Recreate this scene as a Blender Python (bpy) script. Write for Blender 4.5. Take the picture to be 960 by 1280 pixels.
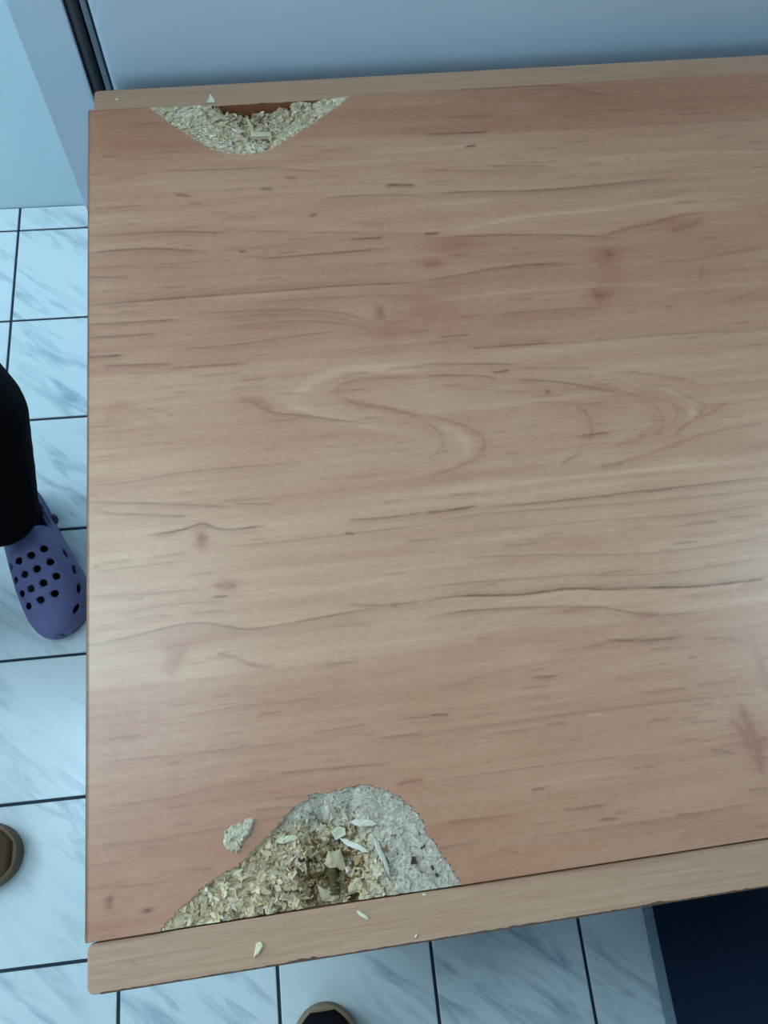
import bpy, bmesh, math, random
import numpy as np
from mathutils import Matrix, Vector

# ------------------------------------------------------------------ clean scene
for o in list(bpy.data.objects):
    bpy.data.objects.remove(o, do_unlink=True)
scene = bpy.context.scene
COL = scene.collection
random.seed(7)
RNG = np.random.default_rng(11)

# ------------------------------------------------------------------ camera
cam_data = bpy.data.cameras.new('camera')
cam = bpy.data.objects.new('camera', cam_data)
COL.objects.link(cam)
cam_data.sensor_fit = 'VERTICAL'
cam_data.sensor_height = 24.0
cam_data.lens = 24.0 * 1015.47 / 1280.0
cam_data.clip_start = 0.02
cam.matrix_world = (Matrix.Translation((0.2916, -1.11515, 1.19615)) @ Matrix.Rotation(-0.0878, 4, 'Z')
                    @ Matrix.Rotation(0.40203, 4, 'X') @ Matrix.Rotation(-0.05378, 4, 'Y'))
scene.camera = cam

# ------------------------------------------------------------------ world, window light, exposure
world = bpy.data.worlds.new('overcast_sky')
scene.world = world
world.use_nodes = True
bg = world.node_tree.nodes['Background']
bg.inputs['Color'].default_value = (0.62, 0.82, 1.0, 1)
bg.inputs['Strength'].default_value = 0.6

SIDE_WINDOW_POWER = 54.0
FRONT_WINDOW_POWER = 27.0
LAMP_STRENGTH = 9.6
FILL_LAMP_STRENGTH = 11.0
for nm, power, size, loc, rot in (('side_daylight', SIDE_WINDOW_POWER, (1.3, 0.85), (-1.56, -0.50, 1.65), (0, math.radians(-90), 0)),
                                  ('front_daylight', FRONT_WINDOW_POWER, (0.8, 1.45), (-0.95, -2.96, 1.68), (math.radians(90), 0, 0))):
    wl = bpy.data.lights.new(nm, 'AREA')
    wl.shape = 'RECTANGLE'
    wl.size, wl.size_y = size
    wl.energy = power
    wl.color = (0.60, 0.84, 1.0)
    wlo = bpy.data.objects.new(nm, wl)
    COL.objects.link(wlo)
    wlo.location = loc
    wlo.rotation_euler = rot          # side window shines towards +X, front window towards +Y

scene.view_settings.view_transform = 'Standard'
scene.view_settings.look = 'None'
scene.view_settings.gamma = 1.0
scene.view_settings.use_curve_mapping = False
scene.view_settings.exposure = 0.0

# ------------------------------------------------------------------ helpers
def srgb(r, g, b):
    def f(c):
        c /= 255.0
        return c / 12.92 if c <= 0.04045 else ((c + 0.055) / 1.055) ** 2.4
    return (f(r), f(g), f(b), 1.0)

class NT:
    """small node-tree builder"""
    def __init__(self, name):
        self.m = bpy.data.materials.new(name)
        self.m.use_nodes = True
        self.t = self.m.node_tree
        self.b = self.t.nodes['Principled BSDF']
    def n(self, kind, **kw):
        nd = self.t.nodes.new(kind)
        for k, v in kw.items():
            if k in ('operation', 'blend_type', 'data_type', 'attribute_name', 'feature', 'noise_dimensions',
                     'voronoi_dimensions', 'vector_type', 'distance', 'attribute_type', 'wave_type', 'bands_direction'):
                setattr(nd, k, v)
        return nd
    def l(self, a, b):
        self.t.links.new(a, b)
    def val(self, sock, v):
        if hasattr(v, 'links') or isinstance(v, bpy.types.NodeSocket):
            self.l(v, sock)
        else:
            sock.default_value = v
    def math(self, op, a, b=0.0, clamp=False):
        nd = self.n('ShaderNodeMath', operation=op)
        nd.use_clamp = clamp
        self.val(nd.inputs[0], a); self.val(nd.inputs[1], b)
        return nd.outputs[0]
    def mix(self, f, a, b, blend='MIX'):
        nd = self.n('ShaderNodeMix', data_type='RGBA', blend_type=blend)
        self.val(nd.inputs[0], f); self.val(nd.inputs[6], a); self.val(nd.inputs[7], b)
        return nd.outputs[2]
    def obj(self, scale=(1, 1, 1), rot=(0, 0, 0), src='Object'):
        tc = self.n('ShaderNodeTexCoord')
        mp = self.n('ShaderNodeMapping')
        mp.inputs['Scale'].default_value = scale
        mp.inputs['Rotation'].default_value = rot
        self.l(tc.outputs[src], mp.inputs['Vector'])
        return mp.outputs[0]
    def world_pos(self, scale=(1, 1, 1), rot=(0, 0, 0)):
        g = self.n('ShaderNodeNewGeometry')
        mp = self.n('ShaderNodeMapping')
        mp.inputs['Scale'].default_value = scale
        mp.inputs['Rotation'].default_value = rot
        self.l(g.outputs['Position'], mp.inputs['Vector'])
        return mp.outputs[0]
    def noise(self, vec, scale=1.0, detail=3.0, rough=0.5, dist=0.0):
        nd = self.n('ShaderNodeTexNoise')
        self.l(vec, nd.inputs['Vector'])
        nd.inputs['Scale'].default_value = scale
        nd.inputs['Detail'].default_value = detail
        nd.inputs['Roughness'].default_value = rough
        nd.inputs['Distortion'].default_value = dist
        return nd.outputs[0]
    def ramp(self, v, stops):
        nd = self.n('ShaderNodeValToRGB')
        self.l(v, nd.inputs[0])
        el = nd.color_ramp.elements
        while len(el) < len(stops):
            el.new(0.5)
        for e, (p, c) in zip(el, stops):
            e.position = p
            e.color = c if len(c) == 4 else (*c, 1)
        return nd.outputs[0]
    def bump(self, h, strength=0.2, dist=0.001):
        nd = self.n('ShaderNodeBump')
        nd.inputs['Strength'].default_value = strength
        nd.inputs['Distance'].default_value = dist
        self.l(h, nd.inputs['Height'])
        self.l(nd.outputs[0], self.b.inputs['Normal'])
    def done(self, color=None, rough=0.5, spec=0.5, metal=0.0):
        if color is not None:
            self.val(self.b.inputs['Base Color'], color)
        self.val(self.b.inputs['Roughness'], rough)
        self.b.inputs['Specular IOR Level'].default_value = spec
        self.b.inputs['Metallic'].default_value = metal
        return self.m

def plain(name, col, rough=0.5, spec=0.5, metal=0.0, var=0.06, nscale=30.0):
    m = NT(name)
    n = m.noise(m.obj(), nscale, 4)
    dark = tuple(c * (1 - var) for c in col[:3]) + (1,)
    lite = tuple(min(1, c * (1 + var)) for c in col[:3]) + (1,)
    return m.done(m.mix(n, dark, lite), rough, spec, metal)

def link(name, me, mat=None, parent=None, loc=None, rot=None, smooth=False):
    o = bpy.data.objects.new(name, me)
    COL.objects.link(o)
    if mat is not None:
        me.materials.clear()
        me.materials.append(mat)
    if parent is not None:
        o.parent = parent
    if loc is not None:
        o.location = loc
    if rot is not None:
        o.rotation_euler = rot
    if smooth:
        me.polygons.foreach_set('use_smooth', np.ones(len(me.polygons), dtype=bool))
    return o

def mesh(name, verts, faces):
    me = bpy.data.meshes.new(name)
    me.from_pydata([tuple(map(float, v)) for v in verts], [], [tuple(map(int, f)) for f in faces])
    me.update()
    return me

def box_mesh(name, lo, hi, bevel=0.0, seg=2):
    bm = bmesh.new()
    bmesh.ops.create_cube(bm, size=1.0)
    for v in bm.verts:
        v.co = Vector([lo[i] + (v.co[i] + 0.5) * (hi[i] - lo[i]) for i in range(3)])
    if bevel > 0:
        bmesh.ops.bevel(bm, geom=bm.edges[:], offset=bevel, segments=seg, affect='EDGES', profile=0.5)
    me = bpy.data.meshes.new(name)
    bm.to_mesh(me)
    bm.free()
    return me

def prism_mesh(name, outline, z0, z1, bevel=0.0, seg=2):
    bm = bmesh.new()
    lo = [bm.verts.new((x, y, z0)) for x, y in outline]
    hi = [bm.verts.new((x, y, z1)) for x, y in outline]
    n = len(outline)
    bm.faces.new(lo[::-1])
    top = bm.faces.new(hi)
    for i in range(n):
        bm.faces.new((lo[i], lo[(i + 1) % n], hi[(i + 1) % n], hi[i]))
    bmesh.ops.recalc_face_normals(bm, faces=bm.faces[:])
    if bevel > 0:
        bmesh.ops.bevel(bm, geom=list(top.edges), offset=bevel, segments=seg, affect='EDGES', profile=0.5)
    me = bpy.data.meshes.new(name)
    bm.to_mesh(me)
    bm.free()
    return me

def rounded_rect(x0, y0, x1, y1, r, n=6):
    pts = []
    for cx, cy, a0 in ((x1 - r, y1 - r, 0), (x0 + r, y1 - r, 90), (x0 + r, y0 + r, 180), (x1 - r, y0 + r, 270)):
        for i in range(n + 1):
            a = math.radians(a0 + 90 * i / n)
            pts.append((cx + r * math.cos(a), cy + r * math.sin(a)))
    return pts

def empty(name, loc=(0, 0, 0), rz=0.0, label=None, cat=None, group=None):
    o = bpy.data.objects.new(name, None)
    COL.objects.link(o)
    o.location = loc
    o.rotation_euler = (0, 0, rz)
    o.empty_display_size = 0.05
    tag(o, label, cat, group)
    return o

def tag(o, label=None, cat=None, group=None, kind=None):
    if label: o['label'] = label
    if cat: o['category'] = cat
    if group: o['group'] = group
    if kind: o['kind'] = kind
    return o

def vnoise(x, y, seed):
    """smooth value noise on numpy arrays"""
    r = np.random.default_rng(seed).random((64, 64))
    xi = np.floor(x).astype(int); yi = np.floor(y).astype(int)
    fx = x - xi; fy = y - yi
    fx = fx * fx * (3 - 2 * fx); fy = fy * fy * (3 - 2 * fy)
    a = r[yi % 64, xi % 64]; b = r[yi % 64, (xi + 1) % 64]
    c = r[(yi + 1) % 64, xi % 64]; d = r[(yi + 1) % 64, (xi + 1) % 64]
    return (a * (1 - fx) + b * fx) * (1 - fy) + (c * (1 - fx) + d * fx) * fy

# ------------------------------------------------------------------ materials
def mat_tile():
    m = NT('glazed_tile')
    oi = m.n('ShaderNodeObjectInfo')
    add = m.n('ShaderNodeVectorMath', operation='MULTIPLY_ADD')
    g = m.n('ShaderNodeNewGeometry')
    m.l(oi.outputs['Random'], add.inputs[0])
    add.inputs[1].default_value = (37.0, 61.0, 13.0)
    m.l(g.outputs['Position'], add.inputs[2])
    rot = m.n('ShaderNodeMapping')
    rot.inputs['Rotation'].default_value = (0, 0, math.radians(40))
    m.l(add.outputs[0], rot.inputs['Vector'])
    def scaled(sc):
        q = m.n('ShaderNodeMapping')
        q.inputs['Scale'].default_value = sc
        m.l(rot.outputs[0], q.inputs['Vector'])
        return q
    mp = scaled((9.0, 44.0, 1.0))
    n1 = m.noise(mp.outputs[0], 1.0, 4, 0.6, 0.6)
    mp2 = scaled((5.0, 12.0, 1.0))
    n2 = m.noise(mp2.outputs[0], 1.0, 3, 0.5, 0.3)
    f = m.math('MULTIPLY', m.ramp(n1, [(0.48, (0, 0, 0)), (0.68, (1, 1, 1))]), m.ramp(n2, [(0.4, (0.1, 0.1, 0.1)), (0.62, (1, 1, 1))]))
    c = m.mix(f, srgb(214, 222, 222), srgb(150, 168, 178))
    c = m.mix(m.math('MULTIPLY', n2, 0.25), c, srgb(190, 206, 214))
    n3 = m.noise(mp2.outputs[0], 3.0, 2, 0.5)
    m.bump(m.math('ADD', n1, m.math('MULTIPLY', n3, 1.5)), 0.22, 0.0012)
    return m.done(c, 0.2, 0.5)

def mat_wood_panel():
    m = NT('beech_print_laminate')
    at = m.n('ShaderNodeAttribute', attribute_name='figure')
    sep = m.n('ShaderNodeSeparateColor')
    m.l(at.outputs['Color'], sep.inputs[0])
    dark, red, tone = sep.outputs[0], sep.outputs[1], sep.outputs[2]
    fib = m.noise(m.obj((14, 520, 1)), 1.0, 4, 0.65)
    fine = m.noise(m.obj((190, 950, 1)), 1.0, 3, 0.7)
    t = m.math('ADD', tone, m.math('MULTIPLY', m.math('SUBTRACT', fib, 0.5), 0.55))
    t = m.math('ADD', t, m.math('MULTIPLY', m.math('SUBTRACT', fine, 0.5), 0.75), True)
    c = m.mix(t, WOOD_DEEP, WOOD_LIGHT)
    c = m.mix(m.math('MULTIPLY', red, 0.62, True), c, WOOD_RED)
    pore = m.ramp(m.noise(m.obj((46, 900, 1)), 1.0, 3, 0.6), [(0.66, (0, 0, 0)), (0.76, (1, 1, 1))])
    c = m.mix(m.math('MULTIPLY', pore, 0.22), c, WOOD_DARK)
    dk = m.math('MULTIPLY', dark, m.math('ADD', 0.45, m.math('MULTIPLY', fib, 0.8)), True)
    c = m.mix(dk, c, WOOD_DARK)
    m.bump(m.noise(m.obj((500, 500, 500)), 1.0, 2), 0.05, 0.0003)
    return m.done(c, 0.30, 0.55)

def mat_wood_board():
    m = NT('beech_print_board')
    fib = m.noise(m.obj((9, 420, 40)), 1.0, 4, 0.65)
    fine = m.noise(m.obj((40, 1200, 200)), 1.0, 2, 0.6)
    big = m.noise(m.obj((5, 40, 10)), 1.0, 2)
    t = m.math('ADD', m.math('MULTIPLY', fib, 0.7), m.math('MULTIPLY', big, 0.45))
    t = m.math('ADD', t, m.math('MULTIPLY', m.math('SUBTRACT', fine, 0.5), 0.7), True)
    spk = m.ramp(m.noise(m.obj((330, 330, 330)), 1.0, 1), [(0.79, (0, 0, 0)), (0.83, (1, 1, 1))])
    c = m.mix(t, BOARD_DEEP, BOARD_LIGHT)
    stain = m.ramp(m.noise(m.obj((26, 60, 60)), 1.0, 3), [(0.70, (0, 0, 0)), (0.74, (1, 1, 1))])
    c = m.mix(m.math('MULTIPLY', stain, 0.45), c, srgb(120, 94, 74))
    c = m.mix(m.math('MULTIPLY', spk, 0.6), c, srgb(84, 62, 46))
    return m.done(c, 0.42, 0.45)

def mat_core():
    m = NT('raw_chipboard_core')
    v = m.n('ShaderNodeTexVoronoi', feature='F1')
    m.l(m.obj((1, 1.6, 1), (0, 0, 0.5)), v.inputs['Vector'])
    v.inputs['Scale'].default_value = 420.0
    v2 = m.n('ShaderNodeTexVoronoi', feature='F1')
    m.l(m.obj((1.5, 1, 1), (0, 0, -0.7)), v2.inputs['Vector'])
    v2.inputs['Scale'].default_value = 900.0
    sep = m.n('ShaderNodeSeparateColor'); m.l(v.outputs['Color'], sep.inputs[0])
    sep2 = m.n('ShaderNodeSeparateColor'); m.l(v2.outputs['Color'], sep2.inputs[0])
    t = m.math('ADD', m.math('MULTIPLY', sep.outputs[0], 0.55), m.math('MULTIPLY', sep2.outputs[0], 0.45))
    c = m.ramp(t, [(0.06, srgb(150, 122, 86)), (0.25, srgb(204, 178, 138)), (0.6, srgb(222, 200, 162)), (0.95, srgb(236, 220, 192))])
    at = m.n('ShaderNodeAttribute', attribute_name='core')
    s = m.n('ShaderNodeSeparateColor'); m.l(at.outputs['Color'], s.inputs[0])
    pale = m.ramp(t, [(0.03, srgb(118, 104, 84)), (0.2, srgb(172, 160, 138)), (0.6, srgb(190, 178, 158)), (0.95, srgb(208, 198, 182))])
    c = m.mix(s.outputs[1], c, pale)
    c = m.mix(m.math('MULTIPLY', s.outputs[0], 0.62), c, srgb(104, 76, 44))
    m.bump(m.math('ADD', sep.outputs[1], m.math('MULTIPLY', sep2.outputs[1], 0.6)), 0.5, 0.0008)
    return m.done(c, 0.85, 0.15)

def mat_chips():
    m = NT('wood_chip')
    at = m.n('ShaderNodeAttribute', attribute_name='chip_color')
    fib = m.noise(m.obj((700, 700, 700)), 1.0, 3)
    c = m.mix(m.math('MULTIPLY', fib, 0.5), at.outputs['Color'], m.mix(0.45, at.outputs['Color'], srgb(120, 95, 60)))
    return m.done(c, 0.8, 0.15)

WOOD_LIGHT = srgb(207, 162, 129)
WOOD_DEEP = srgb(170, 113, 83)
WOOD_RED = srgb(157, 89, 63)
WOOD_DARK = srgb(100, 54, 33)
BOARD_LIGHT = srgb(200, 160, 130)
BOARD_DEEP = srgb(152, 108, 82)
M_TILE = mat_tile()
M_PANEL = mat_wood_panel()
M_BOARD = mat_wood_board()
M_CORE = mat_core()
M_INNER = plain('red_brown_inner_face', srgb(150, 92, 62), 0.5, 0.4, var=0.12, nscale=90)
M_CHIP = mat_chips()
M_GROUT = plain('dark_grout', srgb(48, 58, 66), 0.9, 0.2, var=0.3, nscale=120)
M_WALL = plain('white_wall_paint', srgb(204, 220, 224), 0.85, 0.3, var=0.02)
M_FAR = plain('grey_blue_wall_paint', srgb(150, 162, 172), 0.85, 0.3, var=0.02)
M_CEIL = plain('ceiling_paint', srgb(186, 196, 202), 0.9, 0.2, var=0.02)
M_CAB = plain('pale_cabinet_lacquer', srgb(216, 232, 246), 0.5, 0.4, var=0.015, nscale=200)
M_PROFILE = plain('dark_grey_profile', srgb(66, 72, 78), 0.45, 0.5, var=0.08)
M_SEAL = plain('black_seal', srgb(22, 24, 28), 0.6, 0.4)
M_EDGE = plain('brown_edge_band', srgb(92, 66, 52), 0.6, 0.3, var=0.2, nscale=80)

# ------------------------------------------------------------------ printed figure of the table panel and outlines of the breaks
# (tenths of a millimetre from the panel's left front corner)
GRAIN = [
 ('d',0.4,0.67,-0.0,[(18,4877),(92,4880)]),
 ('d',0.45,0.68,-2.3,[(505,4878),(770,4856),(1358,4836)]),
 ('d',0.6,0.99,-0.0,[(597,4649),(708,4616)]),
 ('d',0.45,0.71,-0.0,[(681,4553),(780,4544)]),
 ('d',0.4,0.69,-0.0,[(1356,4812),(1637,4771)]),
 ('d',0.6,1.12,-0.0,[(1201,4646),(1277,4632)]),
 ('d',0.5,1.25,-0.0,[(1388,4741),(1450,4715)]),
 ('d',0.9,1.02,-3.0,[(2086,4602),(2306,4583)]),
 ('d',0.7,0.84,-2.8,[(1769,4132),(2020,4124)]),
 ('d',0.4,0.65,-2.9,[(18,4564),(385,4563)]),
 ('d',0.5,0.66,-3.0,[(1636,4517),(1842,4525),(2356,4487)]),
 ('d',0.6,1.30,-0.0,[(1518,4360),(1570,4378)]),
 ('d',0.55,0.73,-4.2,[(18,4319),(549,4317),(816,4283),(962,4270)]),
 ('d',0.6,1.26,-0.0,[(835,4275),(869,4272)]),
 ('d',0.35,0.69,-4.2,[(988,4283),(1405,4229),(2300,4130)]),
 ('d',0.65,0.77,-4.8,[(-5,4173),(185,4186),(424,4179),(663,4141),(782,4114)]),
 ('d',0.7,1.03,-0.0,[(1012,4099),(1053,4092)]),
 ('d',0.65,0.72,-4.1,[(1116,4021),(1434,4022),(2032,4028)]),
 ('d',0.55,0.65,-3.3,[(-4,3978),(276,3950)]),
 ('d',0.4,0.59,-2.6,[(485,3841),(650,3834)]),
 ('d',0.4,0.60,-2.7,[(1103,3846),(1272,3854)]),
 ('d',0.65,0.72,5.1,[(-4,3744),(366,3750),(929,3747),(1358,3741),(1650,3748),(2235,3715)]),
 ('d',0.3,0.57,-2.5,[(-3,3672),(386,3642)]),
 ('d',0.6,0.66,-3.8,[(-3,3593),(247,3582),(592,3575)]),
 ('d',0.4,0.62,-4.5,[(640,3608),(1155,3599),(1626,3538),(1784,3464),(1834,3387)]),
 ('d',0.4,0.62,-4.4,[(824,3561),(1341,3552),(1621,3495),(1799,3391),(1858,3299)]),
 ('d',0.6,0.65,-3.7,[(-3,3489),(451,3477)]),
 ('d',0.4,0.60,-3.7,[(560,3354),(857,3332),(1371,3372),(1608,3381)]),
 ('d',0.75,0.68,-3.0,[(-2,3339),(221,3335)]),
 ('d',0.65,0.58,-2.4,[(87,3270),(533,3234)]),
 ('d',0.6,0.58,-2.4,[(510,3204),(1008,3193)]),
 ('d',0.35,0.58,-3.6,[(241,3192),(531,3175)]),
 ('d',0.4,0.61,-4.4,[(866,3485),(1335,3495),(1708,3428),(1862,3327)]),
 ('d',0.3,0.65,-4.0,[(-5,4052),(420,4042),(1092,4024)]),
 ('d',0.3,0.63,-3.9,[(1113,3662),(1591,3659),(2219,3612)]),
 ('d',0.25,0.64,-3.9,[(89,3851),(506,3780),(934,3827)]),
 ('r',0.16,2.10,-4.5,[(107,2805),(129,2955),(238,2969),(367,2853),(473,2778)]),
 ('r',0.14,1.67,4.5,[(85,2783),(278,2774),(473,2778)]),
 ('d',0.55,0.70,-4.1,[(921,2922),(1031,2897),(1114,2810),(1312,2775),(1531,2713),(1706,2673)]),
 ('r',0.5,2.17,-5.8,[(921,2922),(1033,2923),(1138,2833)]),
 ('l',0.6,2.62,-5.8,[(1167,2908),(1281,2922),(1379,2992),(1525,3070),(1758,3073),(2126,3021)]),
 ('l',0.5,2.18,5.8,[(1178,2902),(1359,2796),(1617,2678),(2052,2553)]),
 ('r',0.4,1.10,-4.7,[(1540,2895),(1560,2972),(1749,3006),(2117,2967)]),
 ('r',0.45,1.10,-4.7,[(1540,2895),(1677,2801),(1854,2756),(2070,2667)]),
 ('d',0.5,0.51,-0.0,[(555,2812),(554,2779)]),
 ('d',0.4,0.97,-6.9,[(2519,5518),(3167,5507),(3454,5504),(3678,5475),(3801,5380),(4090,5377)]),
 ('l',0.5,5.10,-0.0,[(3156,5307),(3283,5305)]),
 ('d',0.4,0.75,-3.3,[(2638,5224),(2999,5222)]),
 ('d',0.75,0.91,-3.2,[(2448,5067),(2938,5052)]),
 ('d',0.25,0.80,4.9,[(2938,5052),(3632,5033),(4399,5019),(5154,5004)]),
 ('d',1,0.72,-0.0,[(2735,4913),(2778,4924),(2818,4920)]),
 ('d',0.5,0.76,-3.9,[(2875,4717),(3329,4678)]),
 ('l',0.5,1.80,-4.8,[(3611,4707),(4093,4738),(5044,4676)]),
 ('d',0.6,0.84,-6.0,[(2357,4493),(2672,4486),(3171,4449),(3551,4456),(3854,4468),(4218,4485)]),
 ('d',0.6,1.38,-0.0,[(3177,4455),(3212,4452)]),
 ('d',0.6,1.51,-0.0,[(3536,4451),(3571,4451)]),
 ('l',0.4,1.67,-5.9,[(2343,4404),(2866,4391)]),
 ('l',0.6,1.61,-5.7,[(2451,4116),(2828,4195),(3177,4229),(3576,4226),(4021,4271),(4357,4292)]),
 ('d',0.95,0.96,-2.1,[(2300,4130),(2407,4127)]),
 ('d',0.5,0.80,-6.4,[(2396,4089),(2805,4077),(3137,4046),(3495,4003),(3720,3950)]),
 ('r',0.6,1.36,-7.3,[(3543,3982),(3745,4045),(3967,4074),(4201,4136),(4419,4133)]),
 ('r',0.6,1.67,-4.5,[(4080,3998),(4221,4018),(4319,4075)]),
 ('d',0.5,0.81,-6.7,[(2237,3730),(2490,3751),(2749,3788),(3083,3797),(3308,3766)]),
 ('l',0.5,1.48,-5.2,[(2207,3539),(2635,3586),(3035,3577),(3620,3565),(3969,3516)]),
 ('d',0.4,0.69,-3.9,[(2675,3404),(3074,3408),(3422,3388)]),
 ('d',0.9,0.74,-0.0,[(2398,3534),(2410,3533)]),
 ('d',0.7,0.66,3.8,[(2434,3155),(2748,3151),(3027,3142)]),
 ('d',0.3,0.70,6.2,[(2146,3151),(3038,3136),(3859,3132),(4513,3095)]),
 ('d',0.5,0.66,-2.5,[(2260,3264),(2478,3264)]),
 ('r',0.45,1.33,-7.1,[(3872,3728),(4241,3724),(4578,3772),(4746,3789)]),
 ('r',0.4,1.05,-2.8,[(4160,3544),(4227,3678)]),
 ('r',0.35,1.03,-5.5,[(4283,3348),(4627,3436)]),
 ('d',0.35,0.75,-4.6,[(2394,4723),(2759,4674),(3054,4666)]),
 ('d',0.35,0.74,-4.6,[(2375,4604),(2613,4600)]),
 ('d',0.5,0.60,-2.4,[(2133,3067),(2765,3001)]),
 ('d',0.35,0.60,-2.5,[(2760,2974),(3257,2921)]),
 ('d',0.75,0.73,-1.8,[(2565,2956),(2685,2962)]),
 ('d',0.6,0.63,-2.4,[(2119,2981),(2537,2937),(2577,2897),(2605,2894)]),
 ('d',0.55,0.68,-4.9,[(2695,2893),(2996,2842),(3219,2769),(3431,2697)]),
 ('r',0.4,1.15,-6.1,[(3185,2827),(3401,2722),(3528,2655),(3617,2538),(3551,2388)]),
 ('r',0.4,1.02,-3.7,[(3392,2874),(3718,2812),(3851,2756),(3925,2716)]),
 ('r',0.35,1.01,-3.7,[(3732,2687),(3855,2606),(3958,2541),(4061,2557)]),
 ('r',0.35,1.14,-4.8,[(3488,2686),(3686,2611),(3781,2520),(3658,2428),(3452,2373)]),
 ('l',0.5,1.84,-0.0,[(3645,2723),(3788,2627),(3836,2541),(3759,2443)]),
 ('d',0.35,0.69,-3.1,[(4757,4069),(4835,4055)]),
 ('d',0.4,0.66,-2.7,[(3871,3352),(3901,3349)]),
 ('r',0.5,1.12,-4.8,[(3052,2671),(3127,2583),(3119,2454),(3078,2381)]),
 ('d',0.6,0.65,-2.3,[(3020,2434),(3233,2441)]),
 ('r',0.4,1.04,-3.3,[(2863,2254),(3018,2324)]),
 ('r',0.4,1.05,-4.5,[(3174,2206),(3521,2281),(3780,2355),(4006,2382),(4281,2405)]),
 ('d',0.5,0.84,-2.2,[(3105,2209),(3271,2220)]),
 ('r',0.35,1.14,-4.9,[(3715,2626),(3709,2520),(3640,2448),(3404,2370),(3299,2331)]),
 ('l',0.4,1.82,-0.0,[(3849,2585),(3717,2466),(3556,2405)]),
 ('r',0.35,1.15,-4.9,[(4070,2588),(3920,2497),(3764,2461),(3641,2370)]),
 ('r',0.3,0.99,-3.6,[(3479,2652),(3552,2564),(3547,2459),(3411,2396),(3208,2341)]),
 ('r',0.3,1.00,-3.7,[(3880,2609),(3912,2551),(3818,2482),(3706,2428),(3611,2348)]),
 ('r',0.25,0.92,-3.4,[(2699,2347),(2981,2366),(3169,2371),(3397,2345)]),
 ('l',0.4,1.59,-3.2,[(1989,2153),(2546,2154),(3117,2163),(4192,2142)]),
 ('d',0.35,0.56,-2.9,[(2067,2647),(2128,2601),(2181,2506),(2120,2412),(2024,2373)]),
 ('r',0.3,1.01,-3.7,[(3408,2749),(3590,2702),(3764,2629),(3879,2523),(3805,2438)]),
 ('d',0.3,0.53,-2.4,[(2776,2709),(3054,2679),(3277,2615)]),
 ('d',0.3,0.54,-2.4,[(2335,2863),(2608,2812),(2794,2793)]),
 ('r',0.5,1.21,-5.8,[(2075,2698),(2247,2627),(2392,2534),(2434,2452),(2357,2348),(2144,2285),(2006,2264)]),
 ('l',0.6,3.01,-0.0,[(2155,2624),(2277,2534),(2331,2451),(2273,2382)]),
 ('r',0.5,1.09,-4.7,[(1592,2855),(1834,2776),(2073,2685)]),
 ('d',0.35,0.55,-3.7,[(22,2430),(272,2426),(505,2459),(804,2461),(1280,2444)]),
 ('d',0.5,0.54,-2.6,[(1,2327),(477,2261),(664,2228),(852,2199)]),
 ('d',0.5,0.51,-2.6,[(853,2217),(1084,2191)]),
 ('d',0.5,0.58,-2.6,[(42,2276),(145,2230),(309,2215),(515,2175),(599,2173)]),
 ('d',0.75,0.60,-3.0,[(347,2074),(533,2082),(616,2106),(669,2116),(719,2083),(800,2051),(1031,2058)]),
 ('d',0.35,0.48,-2.5,[(774,1952),(1022,1945),(1294,1947),(1957,1949)]),
 ('d',0.8,0.61,-0.0,[(1486,1954),(1538,1943)]),
 ('d',0.5,0.54,-2.6,[(1496,2038),(1730,2022),(1970,2029)]),
 ('d',0.8,0.53,-0.0,[(696,1656),(786,1652)]),
 ('d',0.55,0.53,-2.8,[(1455,1521),(1676,1483),(1885,1490)]),
 ('d',0.6,1.13,-0.0,[(1681,1487),(1738,1482)]),
 ('d',0.6,0.50,-4.0,[(4,1463),(216,1477),(471,1517),(628,1518),(745,1482),(843,1450),(961,1439),(1306,1465),(1676,1483)]),
 ('d',0.6,0.48,-1.4,[(803,1455),(961,1439)]),
 ('r',0.5,1.00,-2.7,[(696,1315),(793,1303),(887,1237),(1002,1217)]),
 ('r',0.22,2.94,-3.5,[(432,1240),(473,1304),(523,1367),(555,1424)]),
 ('l',0.45,1.78,-3.8,[(837,1660),(1364,1628),(1911,1660)]),
 ('d',0.35,0.47,-2.9,[(42,1886),(363,1891),(545,1891)]),
 ('d',0.35,0.46,-2.8,[(23,1739),(319,1724),(618,1708)]),
 ('d',0.5,0.41,-1.3,[(905,970),(1020,970)]),
 ('d',0.55,0.50,-2.5,[(1518,764),(1770,759)]),
 ('d',0.35,0.48,-2.9,[(364,1934),(568,1943)]),
 ('d',0.3,0.45,-2.8,[(159,1617),(416,1648),(794,1623)]),
 ('d',0.35,0.40,-2.5,[(1161,839),(1470,845)]),
 ('d',0.3,0.41,-2.5,[(528,1015),(833,1033),(1296,1012)]),
 ('d',0.5,0.59,-0.0,[(1326,1077),(1342,1078)]),
 ('d',0.8,0.66,-2.1,[(1970,2029),(2100,2026),(2300,2038)]),
 ('d',0.55,0.59,-2.6,[(2297,2022),(2629,2012),(3080,2013),(3402,2020),(3587,2016),(4152,2020)]),
 ('d',0.7,0.81,-1.6,[(3067,2007),(3136,2011)]),
 ('d',0.7,0.82,-1.6,[(3332,2013),(3540,2014)]),
 ('d',0.35,0.54,-3.1,[(1959,1961),(2180,1981),(2510,1978),(3200,1946),(3658,1942),(4124,1937)]),
 ('d',0.3,0.53,-3.0,[(1946,1881),(2401,1874),(3041,1857),(3623,1825),(4092,1843)]),
 ('d',0.35,0.52,-3.5,[(2135,1723),(2732,1674),(2878,1645),(3422,1603),(4023,1636)]),
 ('d',0.9,0.60,4.3,[(1883,1479),(1990,1498),(2157,1489),(2446,1453),(2684,1464),(2832,1450),(2934,1427),(3256,1405),(3490,1377),(3711,1376),(3938,1383)]),
 ('d',0.7,0.81,-0.0,[(3233,1403),(3361,1390)]),
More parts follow.
